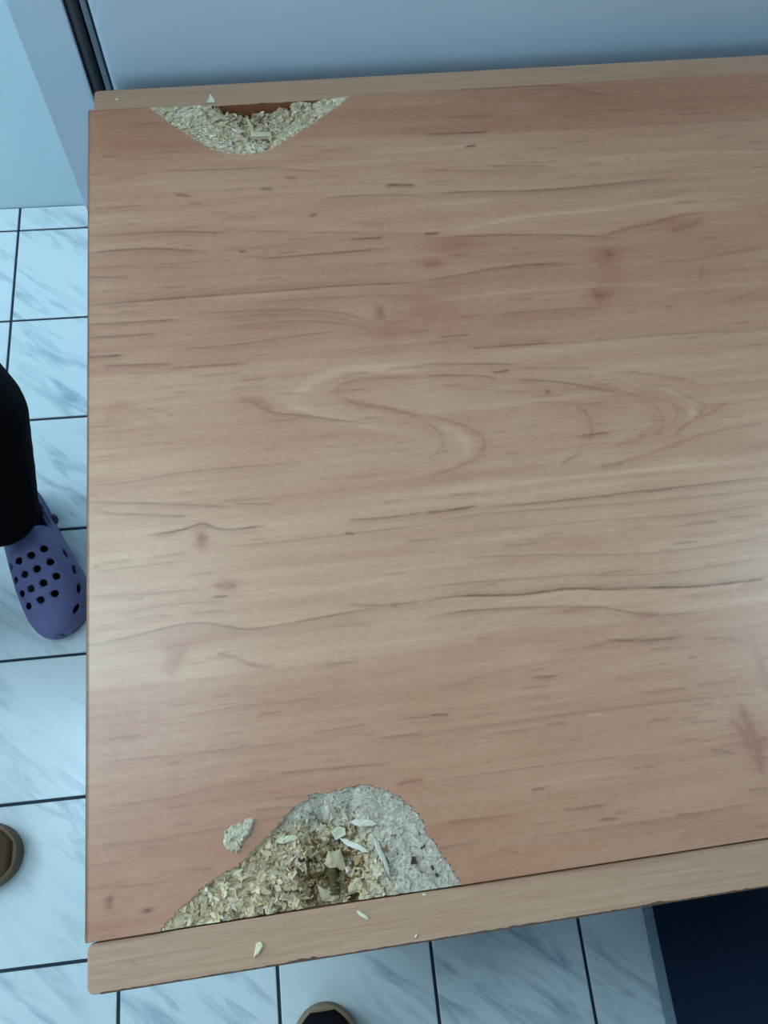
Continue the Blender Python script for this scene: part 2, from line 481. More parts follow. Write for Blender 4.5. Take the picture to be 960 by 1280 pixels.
 ('d',0.7,0.91,-0.0,[(3777,1373),(3914,1379)]),
 ('d',0.4,0.51,-3.4,[(1898,1574),(2150,1566),(2594,1545),(2830,1534),(3275,1474),(3978,1503)]),
 ('d',0.55,0.56,-4.2,[(1868,1385),(2078,1402),(2390,1385),(2869,1337),(3028,1285),(3148,1249),(3273,1233),(3531,1223)]),
 ('d',0.8,0.56,-2.3,[(2883,1133),(3066,1106),(3192,1099),(3320,1095)]),
 ('d',0.4,0.48,-1.8,[(2730,1111),(2855,1105)]),
 ('d',0.45,0.50,-1.9,[(3443,1074),(3589,1060),(3664,1021)]),
 ('d',0.6,0.47,-1.8,[(2410,978),(2552,970)]),
 ('r',0.6,0.73,-2.2,[(2988,814),(3279,811)]),
 ('d',0.85,0.48,-1.3,[(1823,847),(1920,839)]),
 ('d',0.45,0.45,-1.7,[(2435,720),(2555,714)]),
 ('l',1.6,0.39,-0.0,[(2672,739),(2761,730)]),
 ('d',0.3,0.44,-2.5,[(1770,759),(2262,752),(2769,760),(3719,731)]),
 ('r',0.3,0.66,-3.5,[(1926,990),(2217,1033),(2675,1056)]),
 ('d',0.4,0.47,-1.8,[(2448,965),(2572,969)]),
 ('d',0.3,0.42,-3.2,[(1731,516),(2116,511),(2706,506),(3102,482)]),
 ('d',0.7,0.48,-1.2,[(2287,397),(2366,401)]),
 ('d',0.6,0.47,-2.0,[(2434,275),(2667,274)]),
 ('d',0.7,0.53,-1.2,[(2612,207),(2707,201)]),
 ('d',0.6,0.42,-1.1,[(2096,116),(2151,109)]),
 ('d',0.5,0.45,-2.0,[(3013,174),(3168,162)]),
 ('d',0.4,0.40,-2.3,[(1810,302),(2150,291)]),
 ('d',0.4,0.39,-2.2,[(1679,182),(1979,192)]),
 ('d',0.5,0.51,-2.1,[(3303,475),(3433,433)]),
 ('d',0.3,0.40,-3.1,[(2240,174),(2853,160),(3532,175)]),
 ('r',0.8,1.67,-4.0,[(3535,686),(3551,606),(3560,507),(3560,412),(3540,321)]),
 ('r',0.7,0.99,-3.1,[(3451,619),(3513,552),(3527,436)]),
 ('r',0.6,0.97,-2.1,[(3568,468),(3640,497)]),
 ('d',0.4,0.43,-2.1,[(3433,243),(3553,236)]),
 ('r',0.35,0.72,-3.5,[(7,617),(329,600),(731,634),(1065,625)]),
 ('d',0.5,0.42,-2.0,[(955,658),(1255,645),(1576,630)]),
 ('r',0.9,0.60,-2.4,[(1580,520),(1733,527)]),
 ('d',0.35,0.38,-2.6,[(8,339),(182,339)]),
 ('r',0.4,0.54,-2.9,[(8,241),(319,214),(423,224)]),
 ('d',0.3,0.42,-2.8,[(6,838),(519,815),(1119,801)]),
 ('d',0.3,0.39,-2.6,[(324,428),(718,426),(1048,450)]),
 ('d',0.35,0.39,-2.2,[(77,428),(466,409)]),
 ('d',0.35,0.38,-2.2,[(495,255),(636,252)]),
]
KNOTS = [
 ('d',0.55,1905,3501,3.4,6.4),
 ('r',0.55,1937,3348,12.3,11.9),
 ('r',0.3,2152,3500,14.5,17.5),
 ('r',0.35,194,2910,9.8,10.2),
 ('d',0.5,3570,3826,3.3,3.5),
 ('r',0.6,3568,3820,11.6,9.6),
 ('r',0.7,2508,3999,17.7,6.3),
 ('r',0.9,2309,3867,8.0,3.7),
 ('d',0.3,2309,3867,7.0,2.8),
 ('d',0.45,3420,3484,3.8,3.9),
 ('r',0.75,3422,3493,10.0,8.5),
 ('r',0.4,3538,3650,11.4,15.6),
 ('d',0.95,2897,2776,2.1,1.9),
 ('r',0.4,4120,4044,13.2,6.7),
 ('r',0.25,2678,3418,43.9,17.6),
 ('r',0.3,2340,3452,21.8,20.4),
 ('r',1,654,2027,5.0,7.6),
 ('d',0.45,654,2023,2.5,4.9),
 ('r',0.9,776,1721,6.9,3.8),
 ('d',0.5,736,1722,1.8,1.5),
 ('d',0.5,816,1712,1.8,1.5),
 ('r',0.5,604,1428,20.6,5.3),
 ('r',0.4,465,1355,7.8,10.0),
 ('r',0.25,81,1544,11.7,2.0),
 ('r',0.6,2695,1326,11.5,2.3),
 ('r',0.25,2897,1723,13.0,5.7),
 ('r',0.6,3149,1253,9.5,2.6),
 ('r',0.5,3545,490,8.0,17.4),
 ('d',0.25,3728,822,2.9,20.6),
 ('d',0.9,114,168,1.6,3.0),
 ('d',0.95,298,103,2.4,1.3),
 ('r',0.35,580,5227,67.3,39.0),
 ('r',0.5,3895,5295,136.4,23.3),
 ('r',0.4,682,431,90.4,51.0),
 ('r',0.35,154,1026,26.2,29.9),
 ('r',0.3,2219,74,92.3,20.2),
 ('d',0.35,58,1502,1.0,1.0),
 ('d',0.5,52,1919,1.0,1.1),
 ('r',0.3,76,88,13.7,12.5),
]
BANDS = [[(-8,5066),(1375,5084),(2448,5068),(3629,5037),(5154,5006)],[(-5,4168),(1022,4196),(2300,4127),(3524,4014),(4246,4132),(4873,4166)],[(-2,3196),(1005,3186),(2146,3153),(3858,3137),(4515,3103)],[(1,2305),(1084,2180),(1993,2181),(2962,2179),(4205,2180)],[(5,1198),(440,1208),(1841,1213),(2740,1236),(3889,1238)],[(7,713),(787,729),(1770,761),(2770,764),(3719,731)]]
FRONT_HOLE = [(361,19),(463,97),(604,189),(783,267),(895,361),(1030,468),(1144,529),(1290,530),(1401,547),(1542,496),(1624,421),(1677,355),(1706,304),(1695,283),(1767,166),(1812,62),(1842,2)]
BACK_HOLE = [(409,5534),(466,5472),(606,5307),(745,5168),(883,5034),(990,4994),(1168,4975),(1298,5011),(1435,5103),(1594,5210),(1757,5341),(1861,5423),(1941,5509)]
FRONT_DEPTH = [(409,43,1.2),(545,102,2.5),(747,194,3),(916,302,3),(1096,470,1.5),(1264,486,1.2),(1431,483,0.8),(1588,403,0.6),(1676,293,0.6),(1737,151,0.7),(1800,37,0.8),(1628,109,2.2),(1566,251,1.6),(1461,76,4),(1697,25,2),(1419,387,2.5),(1296,405,4),(541,31,3),(814,56,5),(942,148,5),(1035,286,5),(990,30,7),(1144,348,7),(1262,294,10),(1344,282,9),(1147,194,12),(1200,110,14),(1308,153,11),(1090,50,15),(1189,18,13),(1292,22,13),(1356,53,7),(1533,11,3.5),(1438,211,3.5),(1404,10,6)]
BACK_DEPTH = [(459,5509,1),(656,5341,2),(884,5099,2),(1170,5035,2),(1439,5156,2),(1763,5389,1),(1895,5477,0.8),(752,5483,1.5),(904,5489,3),(1008,5479,10),(1095,5469,12),(1204,5484,14),(1306,5444,12),(1426,5459,9),(1583,5487,6),(1737,5493,2.5),(1089,5270,6),(1263,5215,6),(916,5302,4),(1388,5286,6),(1577,5364,4)]

# ------------------------------------------------------------------ the room
TS = 0.2
X0, X1, Y0, Y1, ZC = -1.4, 2.4, -2.8, 0.055, 2.6

floor = tag(link('floor', box_mesh('floor', (X0, Y0, -0.12), (X1, Y1, -0.0022)), M_GROUT), kind='structure')
G = 0.0021
def tile_mesh(w, h):
    return box_mesh('tile', (G, G, -0.008), (w - G, h - G, 0.0), 0.0012, 2)
full = tile_mesh(TS, TS)
edge = tile_mesh(TS, Y1)
for ix in range(-7, 12):
    for iy in range(-14, 1):
        me = full if iy < 0 else edge
        link('tile', me, M_TILE, floor, (ix * TS, iy * TS, 0))

def wall(name, lo, hi, mat=M_WALL):
    return tag(link(name, box_mesh(name, lo, hi), mat), kind='structure')
wall('wall_back', (X0 - 0.1, Y1, -0.12), (X1 + 0.1, Y1 + 0.1, ZC))
wall('wall_right', (X1, Y0 - 0.1, -0.12), (X1 + 0.1, Y1, ZC), M_FAR)
tag(link('ceiling', box_mesh('ceiling', (X0 - 0.1, Y0 - 0.1, ZC), (X1 + 0.1, Y1 + 0.1, ZC + 0.1)), M_CEIL), kind='structure')
# left and front walls, each with a window opening
WY0, WY1, WZ0, WZ1 = -0.95, -0.05, 1.0, 2.3
def boxes_mesh(name, boxes):
    bm = bmesh.new()
    for lo, hi in boxes:
        r = bmesh.ops.create_cube(bm, size=1.0)
        for v in r['verts']:
            v.co = Vector([lo[i] + (v.co[i] + 0.5) * (hi[i] - lo[i]) for i in range(3)])
    me = bpy.data.meshes.new(name)
    bm.to_mesh(me); bm.free()
    return me
tag(link('wall_left', boxes_mesh('wall_left', [
    ((X0 - 0.1, Y0, -0.12), (X0, Y1, WZ0)), ((X0 - 0.1, Y0, WZ1), (X0, Y1, ZC)),
    ((X0 - 0.1, Y0, WZ0), (X0, WY0, WZ1)), ((X0 - 0.1, WY1, WZ0), (X0, Y1, WZ1))]), M_WALL), kind='structure')
FX0, FX1, FZ0, FZ1 = -1.35, -0.55, 0.95, 2.4
tag(link('wall_front', boxes_mesh('wall_front', [
    ((X0 - 0.1, Y0 - 0.1, -0.12), (X1, Y0, FZ0)), ((X0 - 0.1, Y0 - 0.1, FZ1), (X1, Y0, ZC)),
    ((X0 - 0.1, Y0 - 0.1, FZ0), (FX0, Y0, FZ1)), ((FX1, Y0 - 0.1, FZ0), (X1, Y0, FZ1))]), M_FAR), kind='structure')
M_FRAME = plain('white_window_frame', srgb(226, 228, 228), 0.4, 0.5, var=0.02)
gm = NT('window_glass')
tr = gm.n('ShaderNodeBsdfTransparent'); gl = gm.n('ShaderNodeBsdfGlossy'); mx = gm.n('ShaderNodeMixShader')
gl.inputs['Roughness'].default_value = 0.02
mx.inputs[0].default_value = 0.06
gm.l(tr.outputs[0], mx.inputs[1]); gm.l(gl.outputs[0], mx.inputs[2])
gm.l(mx.outputs[0], gm.t.nodes['Material Output'].inputs['Surface'])
def window(name, loc, rz, ww, wh):
    """frame in the wall's thickness: local x = outwards (negative), y = along the wall"""
    win = empty(name, loc, rz)
    win['kind'] = 'structure'
    for a, b in (((-0.09, -ww, 0), (-0.03, ww, 0.05)), ((-0.09, -ww, wh - 0.05), (-0.03, ww, wh)),
                 ((-0.09, -ww, 0.05), (-0.03, -ww + 0.05, wh - 0.05)), ((-0.09, ww - 0.05, 0.05), (-0.03, ww, wh - 0.05)),
                 ((-0.09, -0.03, 0.05), (-0.03, 0.03, wh - 0.05))):
        link('window_frame', box_mesh('window_frame', a, b, 0.004), M_FRAME, win)
    for a, b in (((-0.064, -ww + 0.05, 0.05), (-0.058, -0.03, wh - 0.05)), ((-0.064, 0.03, 0.05), (-0.058, ww - 0.05, wh - 0.05))):
        link('pane', box_mesh('pane', a, b), gm.m, win)
window('window_1', (X0, (WY0 + WY1) / 2, WZ0), 0, (WY1 - WY0) / 2, WZ1 - WZ0)
window('window_2', ((FX0 + FX1) / 2, Y0, FZ0), math.pi / 2, (FX1 - FX0) / 2, FZ1 - FZ0)

# left ceiling lamp (its cool light is mirrored in the floor and the table's sheen); right one is added, unseen, to brighten the table
for lx, ly, power, where in ((-0.45, -0.55, LAMP_STRENGTH, 'above the tiles left of the table'), (1.95, -0.55, FILL_LAMP_STRENGTH, 'added near the right wall as unseen fill light')):
    em = NT('lamp_diffuser')
    e = em.n('ShaderNodeEmission')
    e.inputs['Color'].default_value = (0.62, 0.87, 1.0, 1)
    e.inputs['Strength'].default_value = power
    em.l(e.outputs[0], em.t.nodes['Material Output'].inputs['Surface'])
    lamp = empty('ceiling_lamp', (lx, ly, ZC), 0, 'white rectangular ceiling lamp ' + where, 'lamp', 'ceiling lamps')
    link('lamp_housing', boxes_mesh('lamp_housing', [((-0.43, -0.36, -0.06), (-0.4, 0.36, 0)), ((0.4, -0.36, -0.06), (0.43, 0.36, 0)),
         ((-0.4, -0.36, -0.06), (0.4, -0.33, 0)), ((-0.4, 0.33, -0.06), (0.4, 0.36, 0))]), M_FRAME, lamp)
    link('diffuser', box_mesh('diffuser', (-0.4, -0.33, -0.05), (0.4, 0.33, -0.035)), em.m, lamp)

# tall pale cabinet right behind the table: stile, dark profile, door
cab = empty('tall_cabinet', (0.1085, -0.545, 0), math.atan(0.02791), 'tall pale blue-grey cabinet with dark vertical profile behind the table', 'cabinet')
def cabpart(name, lo, hi, mat, bev=0.0015):
    return link(name, box_mesh(name, lo, hi, bev), mat, cab)
cabpart('carcass', (0.001, 0.022, 0.0), (1.35, 0.535, 2.1), M_CAB)
cabpart('stile', (0.0, 0.0, 0.0), (0.0378, 0.0215, 2.1), M_CAB, 0.0012)
cabpart('seal', (0.0382, 0.012, 0.0), (0.0575, 0.0215, 2.1), M_SEAL, 0.0)
# rounded dark profile standing in the gap
pts = [(0.0428 + 0.0046 * math.cos(a), 0.0075 + 0.006 * math.sin(a)) for a in np.linspace(0, 2 * math.pi, 17)[:-1]]
link('profile', prism_mesh('profile', pts, 0.0, 2.1), M_PROFILE, cab, smooth=True)
cabpart('door_trim', (0.0488, 0.003, 0.0), (0.0530, 0.0215, 2.1), plain('mid_grey_trim', srgb(120, 134, 148), 0.4), 0.001)
cabpart('door', (0.0548, 0.0, 0.0), (1.345, 0.0215, 2.1), M_CAB, 0.003)

# floor mat with a pale border
mat_e = empty('floor_mat', (0.96, -1.6, 0), 0, 'dark navy floor mat with a thin pale border', 'mat')
M_NAVY = plain('navy_pile', srgb(38, 48, 66), 0.95, 0.05, var=0.25, nscale=400)
M_BORDER = plain('grey_blue_border', srgb(128, 146, 158), 0.7, 0.3, var=0.06, nscale=120)
mb = 0.0135
mx0, mx1, my0, my1 = 0.689 - 0.96, 0.689 + 0.6 - 0.96, -2.0 + 1.6, -1.195 + 1.6
link('pile', box_mesh('pile', (mx0 + mb, my0 + mb, 0.0005), (mx1 - mb, my1 - mb, 0.006), 0.002), M_NAVY, mat_e)
for a, b in (((mx0, my0, 0.0005), (mx0 + mb, my1, 0.0042)), ((mx1 - mb, my0, 0.0005), (mx1, my1, 0.0042)),
             ((mx0 + mb, my0, 0.0005), (mx1 - mb, my0 + mb, 0.0042)), ((mx0 + mb, my1 - mb, 0.0005), (mx1 - mb, my1, 0.0042))):
    link('border', box_mesh('border', a, b, 0.0012), M_BORDER, mat_e)

# ------------------------------------------------------------------ the table
YAW = math.atan(0.02791)
PL, PD, PZ = 1.20, 0.5512, 0.75          # panel length, depth, height of its top
BZ = 0.747                               # top of the two boards
ca, sa = math.cos(YAW), math.sin(YAW)
TO = Vector((0.135 * ca + 1.1437 * sa, 0.135 * sa - 1.1437 * ca, 0.0))
table = empty('laminate_table', TO, YAW, 'beech-print laminate table with two broken-out chipboard patches at its edges', 'table')
def to_world(x, y, z):
    return Vector((TO.x + x * ca - y * sa, TO.y + x * sa + y * ca, z))

# --- panel: fine grid whose points carry the printed figure
def poly_mm(p): return np.array(p, float) / 10.0
fh = poly_mm(FRONT_HOLE); bh = poly_mm(BACK_HOLE)
def close_poly(p, y):
    return np.vstack([[p[0][0], y], p, [p[-1][0], y]])
def roughen(p, amp, seed):
    r = np.random.default_rng(seed); out = []
    for a, b in zip(p[:-1], p[1:]):
        L = np.linalg.norm(b - a); n = max(1, int(L / 1.1))
        nrm = np.array([-(b - a)[1], (b - a)[0]]) / max(L, 1e-6)
        for i in range(n):
            out.append(a + (b - a) * i / n + nrm * r.normal(0, amp) * (0 if (i == 0) else 1))
    out.append(p[-1])
    return np.array(out)
fpoly = close_poly(roughen(fh, 0.38, 3), -3.0)
bpoly = close_poly(roughen(bh, 0.38, 4), PD * 1000 + 3.0)
def inside(poly, x, y):
    r = np.zeros(x.shape, bool)
    j = len(poly) - 1
    for i in range(len(poly)):
        xi, yi = poly[i]; xj, yj = poly[j]
        if yi != yj:
            c = ((yi > y) != (yj > y)) & (x < (xj - xi) * (y - yi) / (yj - yi) + xi)
            r ^= c
        j = i
    return r
def dist_line(pl, x, y):
    d = np.full(x.shape, 1e9)
    for a, b in zip(pl[:-1], pl[1:]):
        ab = b - a; L2 = max((ab ** 2).sum(), 1e-9)
        t = np.clip(((x - a[0]) * ab[0] + (y - a[1]) * ab[1]) / L2, 0, 1)
        d = np.minimum(d, np.hypot(x - a[0] - t * ab[0], y - a[1] - t * ab[1]))
    return d

gx = np.concatenate([np.arange(0, 566, 1.7), np.arange(566, 1200, 11.0), [1200.0]])
gy = np.linspace(0, PD * 1000, 920)
NX, NY = len(gx), len(gy)
XX, YY = np.meshgrid(gx, gy)             # rows = y
dark = np.zeros_like(XX); red = np.zeros_like(XX)
# tone of the printed staves
tone = np.full_like(XX, 0.5)
TONES = [0.36, 0.52, 0.44, 0.60, 0.68, 0.48, 0.47]
TRED = [0.32, 0.12, 0.24, 0.10, 0.05, 0.20, 0.22]
bl = [np.interp(gx, [q[0] / 10 for q in b], [q[1] / 10 for q in b]) for b in BANDS]
for b in range(len(bl)):   # extend the stave lines beyond their last point
    q = BANDS[b]; s = (q[-1][1] - q[0][1]) / (q[-1][0] - q[0][0])
    k = gx > q[-1][0] / 10
    bl[b][k] = q[-1][1] / 10 + s * (gx[k] - q[-1][0] / 10)
wob = (vnoise(XX / 35, YY / 9, 5) - 0.5) * 2.0
tone[:] = TONES[0]; red[:] = TRED[0]
for b in range(len(bl)):
    f = 1 / (1 + np.exp((YY - bl[b][None, :] + wob) / 1.1))
    tone += f * (TONES[b + 1] - TONES[b]); red += f * (TRED[b + 1] - TRED[b])
tone += (vnoise(XX / 60, YY / 7, 21) - 0.5) * 0.22 + (vnoise(XX / 110, YY / 2.6, 22) - 0.5) * 0.20 + (vnoise(XX / 30 + 9, YY / 22, 23) - 0.5) * 0.10
red += (vnoise(XX / 90, YY / 12, 31) - 0.5) * 0.22 + (vnoise(XX / 40, YY / 4, 32) - 0.5) * 0.12

def splat(kind, amp, w, fade, pts):
    global dark, red, tone
    p = np.array(pts, float) / 10.0
    # smooth the polyline a little (Chaikin)
    for _ in range(2):
        if len(p) > 2:
            q = [p[0]]
            for a, b in zip(p[:-1], p[1:]):
                q += [a * 0.75 + b * 0.25, a * 0.25 + b * 0.75]
            p = np.array(q + [p[-1]])
    total = np.linalg.norm(np.diff(p, axis=0), axis=1).sum()
    pad = max(3 * w, 3.2 * abs(fade)) + 1.5
    acc = None
    i0 = np.searchsorted(gx, p[:, 0].min() - pad); i1 = np.searchsorted(gx, p[:, 0].max() + pad)
    j0 = np.searchsorted(gy, p[:, 1].min() - pad); j1 = np.searchsorted(gy, p[:, 1].max() + pad)
    if i1 <= i0 or j1 <= j0: return
    xs, ys = XX[j0:j1, i0:i1], YY[j0:j1, i0:i1]
    acc = np.zeros(xs.shape)
    run = 0.0
    for a, b in zip(p[:-1], p[1:]):
        ab = b - a; L = np.linalg.norm(ab)
        if L < 1e-6: continue
        t = np.clip(((xs - a[0]) * ab[0] + (ys - a[1]) * ab[1]) / L ** 2, 0, 1)
        dx = xs - a[0] - t * ab[0]; dy = ys - a[1] - t * ab[1]
        d = np.hypot(dx, dy)
        s = (run + t * L) / total
        tap = np.clip(np.minimum(s, 1 - s) * 6 + 0.25, 0, 1)
        v = np.exp(-(d / (w * 1.25)) ** 2)
        if abs(fade) > 0.01:
            side = (dy * np.sign(fade) > 0)
            v = np.where(side, np.maximum(v, 0.5 * np.exp(-d / (abs(fade) * 0.9))), v)
        acc = np.maximum(acc, v * tap)
        run += L
    acc *= amp * (0.8 + 0.6 * vnoise(xs / 6, ys / 1.2, 77))
    if kind == 'd': dark[j0:j1, i0:i1] = np.maximum(dark[j0:j1, i0:i1], acc)
    elif kind == 'r':
        red[j0:j1, i0:i1] += acc * 0.9; dark[j0:j1, i0:i1] = np.maximum(dark[j0:j1, i0:i1], acc * 0.3)
    else: tone[j0:j1, i0:i1] += acc * 0.5
for g in GRAIN: splat(*g)
kn = (vnoise(XX / 5, YY / 2.0, 55) - 0.5) * 0.9
for k, a, cx, cy, rx, ry in KNOTS:
    r2 = np.sqrt(((XX - cx / 10) / rx) ** 2 + ((YY - cy / 10) / ry) ** 2) + kn * 0.6
    v = a * np.exp(-np.clip(r2, 0, 9) ** 2 * 1.1)
    if k == 'd': dark = np.maximum(dark, v)
    else: red += v * 1.05
# short pores of the print
r = np.random.default_rng(5)
for _ in range(620):
    x = r.uniform(0, 640); y = r.uniform(0, 551); L = r.uniform(3, 26); s = -0.03 + r.normal(0, 0.012)
    splat('d', r.uniform(0.08, 0.36), r.uniform(0.45, 0.8), r.choice([0, -2.0]), [(x * 10, y * 10), ((x + L) * 10, (y + L * s) * 10)])
dark = np.clip(dark * 1.0, 0, 1); red = np.clip(red, 0, 1); tone = np.clip(tone, 0, 1)

NV = NX * NY
co = np.empty((NV, 3)); co[:, 0] = XX.ravel() / 1000; co[:, 1] = YY.ravel() / 1000; co[:, 2] = PZ
cx_, cy_ = (XX[:-1, :-1] + XX[1:, 1:]) / 2, (YY[:-1, :-1] + YY[1:, 1:]) / 2
hole = np.zeros(cx_.shape, bool)
jj = cy_[:, 0]
k = jj < 80; hole[k] |= inside(fpoly, cx_[k], cy_[k])
k = jj > 470; hole[k] |= inside(bpoly, cx_[k], cy_[k])
idx = np.arange(NV).reshape(NY, NX)
q = np.stack([idx[:-1, :-1], idx[:-1, 1:], idx[1:, 1:], idx[1:, :-1]], -1)[~hole]
# skirt: a 1.2 mm lip all round at the rim, then the core's edge
rim_lo = NV
bot = []
def strip(ids):
    """wall hanging down from a row of rim points"""
    global co, q
    base = len(co)
    low = co[ids].copy(); low[:, 2] = PZ - 0.020
    co = np.vstack([co, low])
    k = np.arange(len(ids) - 1)
    return np.stack([ids[k], base + k, base + k + 1, ids[k + 1]], -1)
walls = [strip(idx[:, 0]), strip(idx[:, -1])]
fr = ~hole[0]; bk = ~hole[-1]
walls.append(strip(idx[0])[fr]); walls.append(strip(idx[-1])[bk])
b0 = len(co)
co = np.vstack([co, [(0, 0, PZ - 0.02), (PL, 0, PZ - 0.02), (PL, PD, PZ - 0.02), (0, PD, PZ - 0.02)]])
faces = np.vstack([q] + walls + [np.array([[b0, b0 + 3, b0 + 2, b0 + 1]])])
me = bpy.data.meshes.new('top_panel')
me.vertices.add(len(co)); me.vertices.foreach_set('co', co.ravel())
me.loops.add(faces.size); me.loops.foreach_set('vertex_index', faces.ravel().astype(np.int32))
me.polygons.add(len(faces)); me.polygons.foreach_set('loop_start', (np.arange(len(faces)) * 4).astype(np.int32))
me.update(calc_edges=True); me.validate()
at = me.attributes.new('figure', 'FLOAT_COLOR', 'POINT')
fc = np.zeros((len(co), 4), np.float32); fc[:, 3] = 1; fc[:, 2] = 0.5
fc[:NV, 0] = dark.ravel(); fc[:NV, 1] = red.ravel(); fc[:NV, 2] = tone.ravel()
at.data.foreach_set('color', fc.ravel())
panel = link('top_panel', me, M_PANEL, table)
tag(panel, 'wood-print laminate panel with knots and cathedral grain')
link('edge_band', box_mesh('edge_band', (-0.0003, 0.001, PZ - 0.0195), (-0.0001, PD - 0.001, PZ - 0.0006)), M_EDGE, table)

# --- the two boards the panel is screwed between
def board(x0, y0, x1, y1, seed):
    out = rounded_rect(x0, y0, x1, y1, 0.0036, 6)
    # subdivide the long sides so that the worn edge can be uneven
    pts = []
    r = np.random.default_rng(seed)
    for a, b in zip(out, out[1:] + out[:1]):
        L = math.hypot(b[0] - a[0], b[1] - a[1])
        n = max(1, int(L / 0.005))
        for i in range(n):
            x = a[0] + (b[0] - a[0]) * i / n; y = a[1] + (b[1] - a[1]) * i / n
            if n > 20 and y < y0 + 0.002:
                y += abs(r.normal(0, 0.00022)) + (0.0004 if r.random() < 0.08 else 0)
            pts.append((x, y))
    me = prism_mesh('side_board', pts, 0.0, BZ, 0.0006, 2)
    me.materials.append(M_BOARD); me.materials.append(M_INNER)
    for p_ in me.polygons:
        if p_.normal.y * (1 if y0 < 0 else -1) > 0.9: p_.material_index = 1  # faces turned towards the panel are a darker red-brown
    return me
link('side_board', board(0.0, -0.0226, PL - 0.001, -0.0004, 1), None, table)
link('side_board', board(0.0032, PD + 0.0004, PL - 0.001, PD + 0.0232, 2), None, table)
# a thin ragged dark line along the front board's outer edge
wv = []; wf = []
wx = np.arange(0.006, 1.18, 0.0022)
wr = np.random.default_rng(9)
for i, x in enumerate(wx):
    d = 0.00022 + abs(wr.normal(0, 0.00022)) + 0.0010 * (vnoise(np.array([x * 40.0]), np.array([3.3]), 44)[0] > 0.8) * wr.random()
    wv += [(x, -0.02275, BZ - 0.0012), (x, -0.02275, BZ + 0.00005), (x, -0.02275 + d + 0.0004, BZ + 0.00005)]
    if i: wf += [((i - 1) * 3 + k, i * 3 + k, i * 3 + k + 1, (i - 1) * 3 + k + 1) for k in (0, 1)]
link('dark_edge_line', mesh('dark_edge_line', wv, wf), M_EDGE, table)
# shallow inner rail under the panel, hidden from above
link('rail', box_mesh('rail', (0.30, 0.26, 0.66), (PL - 0.05, 0.278, PZ - 0.0205)), M_BOARD, table)
link('rail', box_mesh('rail', (PL - 0.068, 0.0, 0.05), (PL - 0.05, PD, PZ - 0.0205)), M_BOARD, table)

# --- broken chipboard: rough core surface + loose chips lying in it
def depth_at(ctrl, hl, x, y, steep):
    c = np.array(ctrl, float); c[:, :2] /= 10
    num = np.zeros(x.shape); den = np.zeros(x.shape)
    for px, py, d in c:
        w = 1.0 / (((x - px) ** 2 + (y - py) ** 2) + 1.5) ** 1.6
        num += w * d; den += w
    d = num / den
    e_ = dist_line(hl, x, y)
    return d, e_

def cells(x, y, n, ext, seed):
    """voronoi cells with a random tilted height each: flakes"""
    r = np.random.default_rng(seed)
    sx = r.uniform(ext[0], ext[1], n); sy = r.uniform(ext[2], ext[3], n)
    ang = r.uniform(0, math.pi, n); h = r.uniform(-1, 1, n); tx = r.normal(0, 0.35, n); ty = r.normal(0, 0.35, n)
    best = np.full(x.shape, 1e9); out = np.zeros(x.shape)
    for i in range(n):
        dx = x - sx[i]; dy = y - sy[i]
        u = dx * math.cos(ang[i]) + dy * math.sin(ang[i]); v = -dx * math.sin(ang[i]) + dy * math.cos(ang[i])
        d = (u / 2.2) ** 2 + v ** 2
        k = d < best
        best = np.where(k, d, best)
        out = np.where(k, h[i] + tx[i] * dx + ty[i] * dy, out)
    return np.clip(out, -2, 2)

def core_patch(name, hl, poly, ctrl, y_lo, y_hi, seed, steep, stain_fn, pale_fn, ncell):
    x0, x1 = hl[:, 0].min() - 3, hl[:, 0].max() + 3
    st = 0.6
    xs = np.arange(x0, x1, st); ys = np.arange(y_lo, y_hi + 1e-6, st)
    ys[-1] = y_hi; ys[0] = y_lo
    X, Y = np.meshgrid(xs, ys)
    d, e_ = depth_at(ctrl, hl, X, Y, steep)
    ins = inside(poly, X, Y)
    rough = cells(X, Y, ncell, (x0, x1, y_lo, y_hi), seed)
    amp = np.clip(d * 0.30, 0.14, 1.6)
    pale = pale_fn(X, Y)
    amp = amp * (1 - 0.55 * pale)
    D = d + rough * amp + (vnoise(X / 1.3, Y / 1.3, seed + 1) - 0.5) * amp * 0.9
    lim = 0.35 + e_ * steep(X, Y)
    D = np.where(ins, np.minimum(D, lim + 0.2 * rough * np.clip(e_, 0, 1)), 0.9 + e_ * 0.4)
    D = np.clip(D, 0.3, 18.5)
    keep = (ins | (e_ < 2.2))
    kf = keep[:-1, :-1] & keep[1:, :-1] & keep[:-1, 1:] & keep[1:, 1:]
    n1, n2 = X.shape
    idx = np.arange(n1 * n2).reshape(n1, n2)
    f = np.stack([idx[:-1, :-1], idx[:-1, 1:], idx[1:, 1:], idx[1:, :-1]], -1)[kf]
    used = np.unique(f); remap = np.full(n1 * n2, -1); remap[used] = np.arange(len(used))
    V = np.stack([X.ravel() / 1000, Y.ravel() / 1000, PZ - D.ravel() / 1000], -1)[used]
    me = mesh(name, V, remap[f])
    at = me.attributes.new('core', 'FLOAT_COLOR', 'POINT')
    s = np.clip(stain_fn(X, Y, D), 0, 1)
    c = np.stack([s.ravel(), pale.ravel(), np.zeros(s.size), np.ones(s.size)], -1)[used].astype(np.float32)
    at.data.foreach_set('color', c.ravel())
    o = link(name, me, M_CORE, panel)
    def height(x, y):
        i = min(max(int((x - x0) / st), 0), n2 - 1); j = min(max(int((y - y_lo) / st), 0), n1 - 1)
        return D[j, i], bool(ins[j, i]), pale[j, i], s[j, i], e_[j, i]
    return o, height, (x0, x1, y_lo, y_hi)

